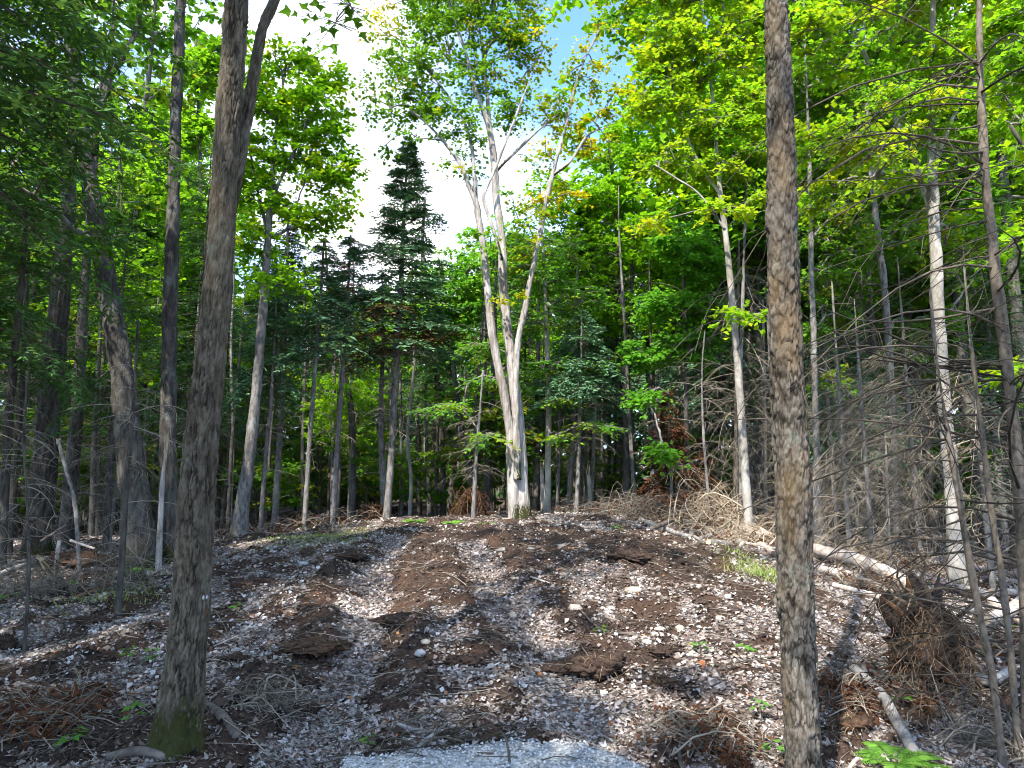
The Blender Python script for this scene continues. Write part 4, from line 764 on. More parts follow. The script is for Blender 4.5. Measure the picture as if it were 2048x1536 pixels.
for k, (px, Y, n, z1, dl) in enumerate([(1700, 10.2, 90, 2.7, .9), (1745, 9.9, 80, 2.4, .85), (1840, 10.8, 100, 3.3, 1.0), (1675, 12, 100, 3.5, 1.0), (1980, 8.8, 70, 2.7, .9), (1560, 12.8, 75, 3.1, .9)]):
    q = at(px, 1100, Y); zt = z1 + 1.2; w = [13, 11, 12, 14, 12, 12][k]
    lab = ['dead tan spruce in the tangle nearest the big pale log', 'small dead spruce with wiry branches above the big pale log', 'dead spruce with grey twigs left of the broad pale trunk', 'taller dead spruce at the back of the dead tangle', 'dead spruce in deep shade right of the broad pale trunk', 'dead spruce half hidden left of the near right trunk'][k]
    X0 = q[0]; g = float(H(X0, Y)); P = [np.array([X0, Y, g]), np.array([X0 - .03, Y, g + zt * .5]), np.array([X0 - .05, Y, g + zt])]
    root = empty('dead_spruce', P[0]); tag(root, lab, 'spruce', 'dead spruces in the right hand tangle')
    tr, bo, fo, de = conifer_mesh(zt, zt, .1, 0, .04, sd=130 + k, needles=False, ndead=n, dead_from=(.15, z1), dl=dl, droop=.6, dr=.0044, md=7, dv=.7, kw=.13, du=.35, trunk_pts=(np.array(P) - P[0] + np.array([[0, 0, -.1], [0, 0, 0], [0, 0, 0]]), np.array([.035, .026, .008])))
    tr.build('trunk', M['bark_slim'], root, True); o = de.build('dead_branches', M['dead_twig' if k % 2 else 'tan_twig'], root, True); o['kind'] = 'stuff'
# live spruces right, dark
conifer('spruce_tree', 'dark green spruce deep behind the right hand dead tangle', gp(1760, 14.5), 'bark_deep', 'hemlock', 'dead_twig', Ht=7.5, zb=1.9, rmax=1.5, nbr=85, r0=.09, sd=141, ndead=60, dl=1.2, **HK)
conifer('spruce_tree', 'dark green spruce behind the thickest bare spruce at far right', gp(2010, 12.0), 'bark_deep', 'hemlock', 'dead_twig', Ht=6.5, zb=1.2, rmax=1.7, nbr=85, r0=.09, sd=143, ndead=50, dl=1.2, **HK)
conifer('spruce_tree', 'dark spruce directly behind the grey dead spruce', gp(1530, 16.5), 'bark_deep', 'hemlock', 'dead_twig', Ht=9.0, zb=2.6, rmax=1.6, nbr=90, r0=.09, sd=145, ndead=70, dl=1.2, **HK)
conifer('spruce_tree', 'young spruce with pale tips half way up right of the slim mottled trunk', gp(1690, 12.6), 'bark_deep', 'fir', 'dead_twig', Ht=4.2, zb=1.5, rmax=1.2, nbr=70, r0=.05, sd=147, ndead=40, dl=1.0, m=10, ns=5, sh=(.03, .10), up=(.3, .0), droop=.3)
# slim stems one can tell apart
SLIM = [
 ('thin grey stem second left of the balsam fir, lightest of the row', [(608, 1062, 11), (618, 900, 10), (630, 740, 9), (640, 620, 7), (648, 480, 4)], 13.4, 'bark_slim'),
 ('slim straight stem nearest the fir on its left side', [(666, 1050, 11), (674, 900, 10), (684, 760, 9), (694, 620, 7), (702, 470, 4)], 13.8, 'bark_slim'),
 ('slim stem close right of the left middle maple', [(520, 1052, 10), (530, 930, 9), (542, 800, 8), (548, 700, 6), (552, 600, 3)], 13.4, 'bark_slim'),
 ('taller straight grey stem a little right of the left middle maple', [(549, 1045, 15), (558, 900, 13), (566, 780, 11), (571, 660, 10), (574, 540, 8), (576, 430, 4)], 14.6, 'bark_slim'),
 ('thin double stem in front of the rust heap, just left of the triple maple', [(946, 1046, 10), (949, 980, 9), (953, 900, 7), (960, 820, 5), (966, 740, 3)], 12.9, 'bark_slim'),
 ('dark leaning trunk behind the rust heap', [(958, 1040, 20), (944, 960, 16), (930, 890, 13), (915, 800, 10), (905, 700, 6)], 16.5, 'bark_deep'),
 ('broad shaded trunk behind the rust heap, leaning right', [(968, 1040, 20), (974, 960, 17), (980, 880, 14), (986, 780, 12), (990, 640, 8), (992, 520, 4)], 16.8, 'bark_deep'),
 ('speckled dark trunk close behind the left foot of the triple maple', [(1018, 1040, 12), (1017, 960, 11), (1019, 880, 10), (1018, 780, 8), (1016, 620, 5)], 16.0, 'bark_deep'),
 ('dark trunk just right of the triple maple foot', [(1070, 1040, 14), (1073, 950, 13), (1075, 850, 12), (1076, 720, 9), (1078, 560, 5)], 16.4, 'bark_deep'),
 ('slim bright stem second right of the triple maple', [(1152, 1038, 10), (1156, 950, 9), (1159, 850, 8), (1162, 740, 6), (1164, 620, 3)], 14.0, 'bark_slim'),
 ('slim stem behind the smooth pale green stem', [(1114, 1036, 8), (1118, 920, 7), (1121, 800, 6), (1124, 690, 4)], 16.2, 'bark_slim'),
 ('crooked pale stem left of the triple maple gap', [(818, 1042, 9), (822, 960, 8), (815, 880, 8), (822, 800, 7), (828, 720, 5), (826, 620, 3)], 16.5, 'bark_birch'),
 ('dark curved trunk left of the fir, forking upward', [(704, 1045, 17), (706, 900, 15), (700, 800, 13), (680, 720, 11), (660, 640, 9), (655, 560, 6), (650, 480, 3)], 17.0, 'bark_deep'),
 ('pale thin stem leaning between the two thick left trunks', [(219, 1085, 8), (226, 1020, 8), (233, 960, 7), (240, 900, 6), (250, 800, 4)], 12.0, 'bark_slim'),
 ('thin upright sapling in front of the thick leaning left trunk', [(241, 1150, 15), (246, 1080, 14), (254, 950, 12), (263, 860, 10), (270, 760, 7), (276, 640, 3)], 7.4, 'bark_dark'),
 ('thin dark crooked sapling at left in front of the broad grey trunk', [(54, 1248, 11), (56, 1180, 9), (58, 1100, 8), (54, 1000, 7), (48, 900, 6), (52, 800, 5), (60, 700, 3)], 6.6, 'bark_dark'),
 ('shaded trunk at the extreme left edge', [(6, 1090, 24), (14, 900, 20), (26, 740, 18), (40, 600, 15), (50, 480, 10), (56, 380, 4)], 9.8, 'bark_dark'),
 ('second shaded trunk beside the extreme left edge', [(20, 1080, 16), (34, 900, 15), (44, 760, 13), (52, 620, 10), (58, 500, 5)], 11.0, 'bark_dark'),
 ('pale stem in the deep shade right of the beech sprays', [(1182, 1036, 8), (1186, 930, 7), (1190, 830, 6), (1196, 720, 3)], 17.5, 'bark_birch'),
 ('brown stem standing by the rust brown dead sapling', [(1300, 1030, 10), (1308, 920, 9), (1314, 800, 7), (1318, 660, 4)], 15.8, 'bark_slim'),
 ('grey sinuous sapling left of the grey dead spruce', [(1424, 1030, 7), (1414, 960, 6), (1406, 850, 5), (1404, 740, 4), (1410, 660, 2)], 12.2, 'bark_slim'),
 ('thin shaded stem close left of the near right trunk', [(1530, 1040, 10), (1530, 900, 9), (1528, 760, 7), (1526, 600, 4)], 13.6, 'bark_slim'),
 ('greyish stem left of the dead tangle at mid right', [(1782, 1180, 7), (1780, 1100, 7), (1776, 1000, 6), (1770, 860, 4)], 9.4, 'bark_slim'),
]
for k, (lab, lst, Y, bk) in enumerate(SLIM):
    p, r = pxpath(lst, Y); b = p[0].copy(); b[2] = float(H(b[0], b[1])); p = p - b; p[0, 2] = -0.1; Ht = float(p[-1, 2])
    ever = bk in ('bark_slim',) and k < 12
    conifer('slender_tree', lab, b, bk, 'fir', 'dead_twig', cat='tree', Ht=Ht, zb=Ht * .62, rmax=.95 if ever else .6, nbr=60 if (ever and k != 4) else 0, r0=.05, sd=200 + k, trunk_pts=(p, r), ndead=26, dead_from=(Ht * .25, Ht * .8), dl=.7, m=7, ns=3, sh=(.035, .12), droop=.35, sides=10, dr=.005)
# leaning bare pole and broken snags
def snag(name, label, lst, Y, bark, cat, jag=0.12, sd=1, sides=14):
    seed(sd); p, r = pxpath(lst, Y); b = p[0].copy(); b[2] = float(H(b[0], b[1])); p[0, 2] = b[2] - .1; mb = MB(); c, rr = stem(mb, p, r, sides, .04, 'plain', .006, .15, .1, sd=sd)
    v = mb.v[0]; v[-sides:] = v[-sides:] + np.stack([0 * rr[:1].repeat(sides), 0 * rr[:1].repeat(sides), U(-jag, jag, sides)], -1)
    root = empty(name, b); tag(root, label, cat); mb.build('trunk', M[bark], root, True, b)
    s = MB(); k = 5; a = U(0, 6.28, k); q = c[-1] + np.stack([np.cos(a), np.sin(a), 0 * a], -1) * rr[-1] * .7; e = q + np.stack([.02 * np.cos(a), .02 * np.sin(a), U(.4, 1.6, k) * jag], -1)
    s.tubes(np.stack([q - [0, 0, .05], (q + e) / 2, e], 1), np.tile([[rr[-1] * .35, rr[-1] * .22, .002]], (k, 1)), 4); s.build('splinter', M['wood_fresh' if bark != 'bark_dark' else 'wood_orange'], root, False, b); return root
snag('leaning_pole', 'bare grey pole leaning left against the broad grey left trunk', [(166, 1090, 10), (150, 1010, 9.5), (132, 940, 9), (116, 880, 8)], 9.5, 'bark_slim', 'pole', .02, 301)
snag('broken_snag', 'short broken forked snag in the dark behind the slim bright stem', [(1178, 1036, 11), (1180, 985, 11), (1176, 945, 8)], 15.4, 'bark_birch', 'snag', .2, 303)
snag('broken_snag', 'rotten brown snag standing between dark trunk and smooth pale green stem', [(1086, 1036, 11), (1086, 990, 10), (1084, 950, 8)], 15.8, 'bark_pale', 'snag', .25, 305)
snag('rotten_stub', 'torn orange brown stub against the straight dark left trunk', [(318, 1120, 15), (320, 1050, 12), (325, 960, 10), (331, 915, 5)], float(YG) - .25, 'bark_pale', 'snag', .2, 307)
# ------------------------------------------------------------------ the deep forest
SK = ([-400, 0, 300, 400, 520, 640, 720, 830, 900, 1000, 1130, 1260, 1330, 2500], [0, 0, 120, 420, 440, 480, 500, 500, 470, 440, 370, 220, 60, 0])
def proto_maple(sd, Ht, zc, rx, n, leaf, ls, bark='bark_deep'):
    seed(sd); z = np.linspace(-.15, Ht, 8); p = np.stack([.25 * vn(z * .3, sd, 0, sd), .25 * vn(z * .3, sd + 5, 0, sd), z], -1); p[:, :2] -= p[0, :2]; r = .10 * (1 - np.clip(z / Ht, 0, 1)) ** .8 + .01
    root = empty('forest_maple'); mb = MB(); c, rr = stem(mb, p, r, 9, .2, 'plain', .008, .3, .25, sd=sd); mb.build('trunk', M[bark], root, True)
    bl = [((U(-.4, .4) * rx, U(-.4, .4) * rx, U(zc, Ht)), (rx * U(.5, .8), rx * U(.5, .8), (Ht - zc) * .16), 1.0) for _ in range(9)]
    T = blobpts(bl, n, 0.2); i0 = int(len(c) * .25); Pc, Rc, O, T2 = grow(c[i0::2], rr[i0::2], T); br = MB(); br.tubes(Pc, Rc, 4, .5); q = br.build('branches', M['limb'], root, True); q['kind'] = 'stuff'
    lf = MB(); sprays(lf, None, T2, O, 5, 6, .5, ls, LEAF2, tint=tnt(.1, .4, .15)); o = lf.build('crown', M[leaf], root); o['kind'] = 'stuff'; return root
def proto_con(sd, Ht, zb, rmax, nbr, ndead, leaf='hemlock'):
    root = empty('forest_conifer'); tr, bo, fo, de = conifer_mesh(Ht, zb, rmax, nbr, .085, sd=sd, ndead=ndead, dead_from=(.8, zb + .5), dl=1.0, m=8, ns=4, sh=(.05, .15), droop=.35, dr=.006)
    tr.build('trunk', M['bark_deep'], root, True); q = bo.build('boughs', M['twig'], root, True); q['kind'] = 'stuff'; o = fo.build('needles', M[leaf], root); o['kind'] = 'stuff'; q = de.build('dead_branches', M['dead_twig'], root, True); q['kind'] = 'stuff'; return root
def proto_bush(sd, leaf, Ht=3.4):
    seed(sd); root = empty('forest_sapling'); mb = MB(); z = np.linspace(-.1, Ht, 6); p = np.stack([.1 * vn(z, sd), .1 * vn(z, sd + 4), z], -1); c, rr = stem(mb, p, .022 * (1 - z.clip(0) / Ht) + .004, 6, .2, sd=sd); mb.build('trunk', M['bark_deep'], root, True)
    bl = [((U(-.5, .5), U(-.5, .5), U(.6, Ht)), (.9, .9, .16), 1.) for _ in range(8)]; T = blobpts(bl, 60, 0); Pc, Rc, O, T2 = grow(c[2:], rr[2:], T, .2); br = MB(); br.tubes(Pc, Rc, 3, .5); q = br.build('branches', M['limb'], root, True); q['kind'] = 'stuff'
    lf = MB(); sprays(lf, None, T2, O, 5, 6, .45, .12, LEAF2, flat=.12, jit=.35, tint=tnt(.1, .5, .2)); o = lf.build('crown', M[leaf], root); o['kind'] = 'stuff'; return root
PM = [proto_maple(401, 11, 4.5, 2.6, 190, 'maple', .16), proto_maple(402, 12.5, 5.5, 2.4, 190, 'maple_sunlit', .16), proto_maple(403, 10, 3.2, 2.7, 190, 'under', .16)]
PC = [proto_con(411, 11, 4.2, 1.5, 110, 70), proto_con(412, 9.5, 3.2, 1.35, 100, 80, 'fir'), proto_con(413, 12, 6, 1.3, 90, 90)]
PB = [proto_bush(421, 'maple_shaded'), proto_bush(422, 'maple_shaded', 2.6)]
used = set()
def put(proto, x, y, sc, label, cat, group):
    z = float(H(x, y)); rz = U(0, 6.28)
    if id(proto) not in used:
        used.add(id(proto)); proto.location = (x, y, z); proto.rotation_euler = (0, 0, rz); proto.scale = (sc,) * 3; tag(proto, label, cat, group); return proto
    return copy_tree(proto, (x, y, z), rz, sc, label, cat, group, (U(-.03, .03), U(-.03, .03)))
SEG = [(85, 'left of the broad grey trunk'), (260, 'between the broad grey and leaning trunks'), (400, 'left of the nearest left maple'), (500, 'just right of the nearest left maple'), (640, 'right of the left middle maple'), (780, 'just left of the fir'), (900, 'just right of the fir'), (1030, 'close left of the triple maple'), (1150, 'close right of the triple maple'), (1250, 'left of the dark twin trunk'), (1380, 'right of the dark twin trunk'), (1480, 'left of the pale sunlit trunk'), (1590, 'left of the near right trunk'), (1720, 'right of the near right trunk'), (1900, 'left of the broad pale trunk'), (9999, 'right of the broad pale trunk')]
def seg(px): return next(t for q, t in SEG if px < q)
def forest():
    seed(77); pts = []; tries = 0; n = 0
    while n < 190 and tries < 6000:
        tries += 1; y = 15.5 + 34 * U(0, 1) ** 1.25; x = U(-.92, .92) * y
        px = 1024 + F * x / y
        if y < 18.5 and 420 < px < 1350 and y < 17: continue
        if px < 300 and y < 15: continue
        if any((x - a) ** 2 + (y - b) ** 2 < (0.9 + .02 * y) ** 2 for a, b in pts): continue
        pts.append((x, y)); lim = float(np.interp(px, SK[0], SK[1])) + U(-10, 60)
        hmax = CAM[2] - H(x, y) + (768 + F * math.tan(PITCH) - lim) / F * y * .98
        k = U(0, 1); con = k < (.85 if 900 < px < 1500 else (.68 if 430 < px < 901 else .45))
        pr = PC[int(U(0, 3))] if con else PM[int(U(0, 3))]; h0 = {0: 11, 1: 9.5, 2: 12}[PC.index(pr)] if con else {0: 11, 1: 12.5, 2: 10}[PM.index(pr)]
        sc = min(hmax / h0, 1.45) * U(.82, 1.0)
        if sc < .35: continue
        sg = seg(px); dp = 'nearer' if y < 26 else 'farther'
        if con: put(pr, x, y, sc, 'slim dark conifer in the %s forest, seen %s' % (dp, sg), 'conifer', 'forest conifers ' + sg)
        else: put(pr, x, y, sc, 'leafy tree in the %s forest, seen %s' % (dp, sg), 'tree', 'forest leafy trees ' + sg)
        n += 1
    for i in range(150):
        y = 16.5 + 24 * U(0, 1) ** 1.2; x = U(-.85, .85) * y; px = 1024 + F * x / y
        if 980 < px < 1460 and U(0, 1) < .75: continue
        _ = 0; sg = seg(px)
        put(PB[i % 2], x, y, U(.7, 1.25), 'low leafy sapling in the forest shade, seen ' + sg, 'sapling', 'forest saplings ' + sg)
forest()
seed(79)
for px, Y, k, s_, lab in [(1310, 17.5, 1, 1.25, 'tall sunlit maple behind and left of the pale sunlit trunk'), (1420, 18.5, 0, 1.4, 'tall green maple crown behind the pale sunlit trunk'), (1540, 16.5, 1, 1.3, 'tall sunlit maple crown behind the near right trunk'), (1640, 18, 1, 1.45, 'tall sunlit maple crown right of the near right trunk top'), (1720, 15.5, 0, 1.3, 'tall green maple behind the tangle of dead branches'), (1830, 17, 1, 1.4, 'tall sunlit maple crown left of the broad pale trunk'), (1960, 14.5, 0, 1.25, 'tall maple crown behind the thickest bare spruce'), (2060, 13, 1, 1.2, 'tall bright maple crown filling the upper right corner'), (200, 18, 0, 1.4, 'tall green maple behind the thick leaning left trunk')]:
    x = (px - 1024) / F * Y; put(PM[k], x, Y, s_, lab, 'tree', 'tall maples behind the clearing')
# unseen maples added around and behind the viewpoint to shade the near ground
for k, (x, y, s) in enumerate([(-8.5, 2.0, 1.1), (-5.2, -.6, 1.0), (-3.6, -1.6, .95), (-10.5, 6.0, 1.1), (-12, -2, 1.2), (6.6, -.4, 1.0), (-13, 9.5, 1.2), (-7, -4, 1.2)]):
    put(PM[k % 3], x, y, s, 'unseen leafy maple added near the viewpoint for its shade, outside the picture', 'tree', 'added shade maples around the viewpoint')
put(PM[1], .9, -.9, .82, 'unseen leafy maple added near the viewpoint for its shade, outside the picture', 'tree', 'added shade maples around the viewpoint')
# far wood closing the view
def thin_stems():
    seed(91); mb0 = None
    for k in range(130):
        y = 15.2 + 15 * U(0, 1) ** 1.1; x = U(-.62, .4) * y if U(0, 1) < .8 else U(.3, .8) * y; px = 1024 + F * x / y
        if px > 1560 and U(0, 1) < .5: continue
        hgt = min(U(4.5, 8), CAM[2] + (949 - float(np.interp(px, SK[0], SK[1])) - 80) / F * y); z = np.linspace(-.1, hgt, 7); b = np.array([x, y, float(H(x, y))]); ln = U(-.05, .05, 2)
        p = np.stack([ln[0] * z + .06 * vn(z * .5, k, 0, 5), ln[1] * z, z], -1); r0 = U(.03, .075); root = empty('thin_stem', b); sg = seg(px); tag(root, 'bare thin stem in dark forest, seen ' + sg, 'tree', 'thin stems ' + sg)
        mb = MB(); stem(mb, p, r0 * (1 - z.clip(0) / hgt) ** .6 + .006, 7, .25, sd=k); mb.build('trunk', M['bark_deep' if k % 3 else 'bark_slim'], root, True)
        n = 16; zz = U(.8, hgt * .95, n); a = U(0, 6.28, n); L = U(.3, .9, n); t = np.linspace(0, 1, 4); P = np.stack([ln[0] * zz, ln[1] * zz, zz], -1)[:, None] + np.stack([np.cos(a), np.sin(a), 0 * a], -1)[:, None] * (L[:, None] * t)[..., None]; P[..., 2] += L[:, None] * (.15 * t - .4 * t * t)
        d = MB(); d.tubes(P, np.tile([[.006, .005, .004, .002]], (n, 1)), 3, U(0, 1, n)); o = d.build('dead_branches', M['dead_twig'], root, True); o['kind'] = 'stuff'
thin_stems()
def far_wood():
    seed(88); N = 36000; y = U(42, 66, N); x = U(-1.0, 1.0, N) * y; px = 1024 + F * x / y; lim = np.interp(px, SK[0], SK[1]) + 60
    top = CAM[2] + (949 - lim) / F * y; z = U(0, 1, N) ** 1.2 * np.minimum(top, 24) * (0.8 + .2 * vn(x * .3, y * .3, 0, 5)); d = rdir(N); nn = rdir(N) + [0, 0, 1]
    mb = MB(); mb.cards(np.stack([x, y, z], -1), d, nn, U(.5, 1.1, N), LEAF2[0], LEAF2[1], U(0, .6, N)); o = mb.build('far_wood', M['hemlock']); tag(o, 'distant green mass of the wood seen between the stems', 'forest', kind='stuff')
far_wood()
# ------------------------------------------------------------------ logs, sticks, stones, clods, brush, small plants
def gpt(px, py, lift=0.0):
    p = PG(px, py); p[2] = float(H(p[0], p[1])) + lift; return p
def onpath(lst, lift=0.5):
    P = []; R = []
    for e in lst:
        px, py, w = e[:3]
        if len(e) > 3: p = at(px, py, e[3]); r = w * .5 / F * float((p - CAM) @ FW)
        else:
            p = PG(px, py); r = w * .5 / F * float((p - CAM) @ FW); p[2] = float(H(p[0], p[1])) + r * (2 * lift - .2)
        P.append(p); R.append(r)
    return np.array(P), np.array(R)
def logobj(name, label, lst, mat, cat='log', sd=1, stubs=2, lift=.5, sides=14, ends='cut_wood', group=None, bend=.012):
    seed(sd); p, r = onpath(lst, lift); b = p.mean(0); root = empty(name, b); tag(root, label, cat, group)
    L = np.sum(np.linalg.norm(np.diff(p, axis=0), axis=1)); n = max(8, int(L / .05)); C = spline(np.hstack([p, r[:, None]]), n); c = C[:, :3]; rr = C[:, 3]
    c = c + bend * np.stack([vn(np.arange(n) * .22, sd, 0, sd), vn(np.arange(n) * .22, sd, 3, sd), .5 * vn(np.arange(n) * .22, sd, 7, sd)], -1) * min(1, L)
    T = norm(np.gradient(c, axis=0)); u = norm(np.cross(T, [0, 0, 1.0])); w = np.cross(T, u); th = np.linspace(0, 6.2832, sides, endpoint=False)
    s_ = np.linspace(0, L, n)[:, None]; rad = rr[:, None] * (1 + .10 * vn(np.cos(th)[None] * 1.5, np.sin(th)[None] * 1.5, s_ * 5, sd) + .05 * vn(np.cos(th)[None] * 5, np.sin(th)[None] * 5, s_ * 22, sd + 1))
    V = c[:, None] + rad[..., None] * (np.cos(th)[None, :, None] * u[:, None] + np.sin(th)[None, :, None] * w[:, None])
    i = (np.arange(n - 1) * sides)[:, None]; j = np.arange(sides)[None]; Q = np.stack([i + j, i + (j + 1) % sides, i + sides + (j + 1) % sides, i + sides + j], -1).reshape(-1, 4)
    mb = MB(); mb.add(V, None, Q, .6); bk = mb.build('bark', M[mat], root, True, b)
    for e, sg in ((0, -1), (n - 1, 1)):
        ring = V[e] * .96 + c[e] * .04 + T[e] * sg * .002; m2 = MB(); k = np.arange(sides); m2.add(np.vstack([ring, c[e] + T[e] * sg * (.004 + .25 * rr[e] * (ends != 'cut_wood'))]), np.stack([k, (k + 1) % sides, 0 * k + sides], -1) if sg > 0 else np.stack([(k + 1) % sides, k, 0 * k + sides], -1), None, U(0, 1)); m2.build('cut_end', M[ends], bk, False, b)
    for q in range(stubs):
        k = int(U(.15, .9) * n); d = norm(u[k] * U(-1, 1) + w[k] * U(.2, 1) + T[k] * U(-.3, .8)); l = rr[k] * U(1.8, 5); ss = np.linspace(0, 1, 4)[:, None]
        m2 = MB(); m2.tubes(c[k] + d * ss * l + .1 * l * rng.normal(size=3) * ss ** 2, rr[k] * np.array([.34, .28, .22, .14]), 6, .5, cap=True); m2.build('branch_stub', M[mat], bk, True, b)
    return root
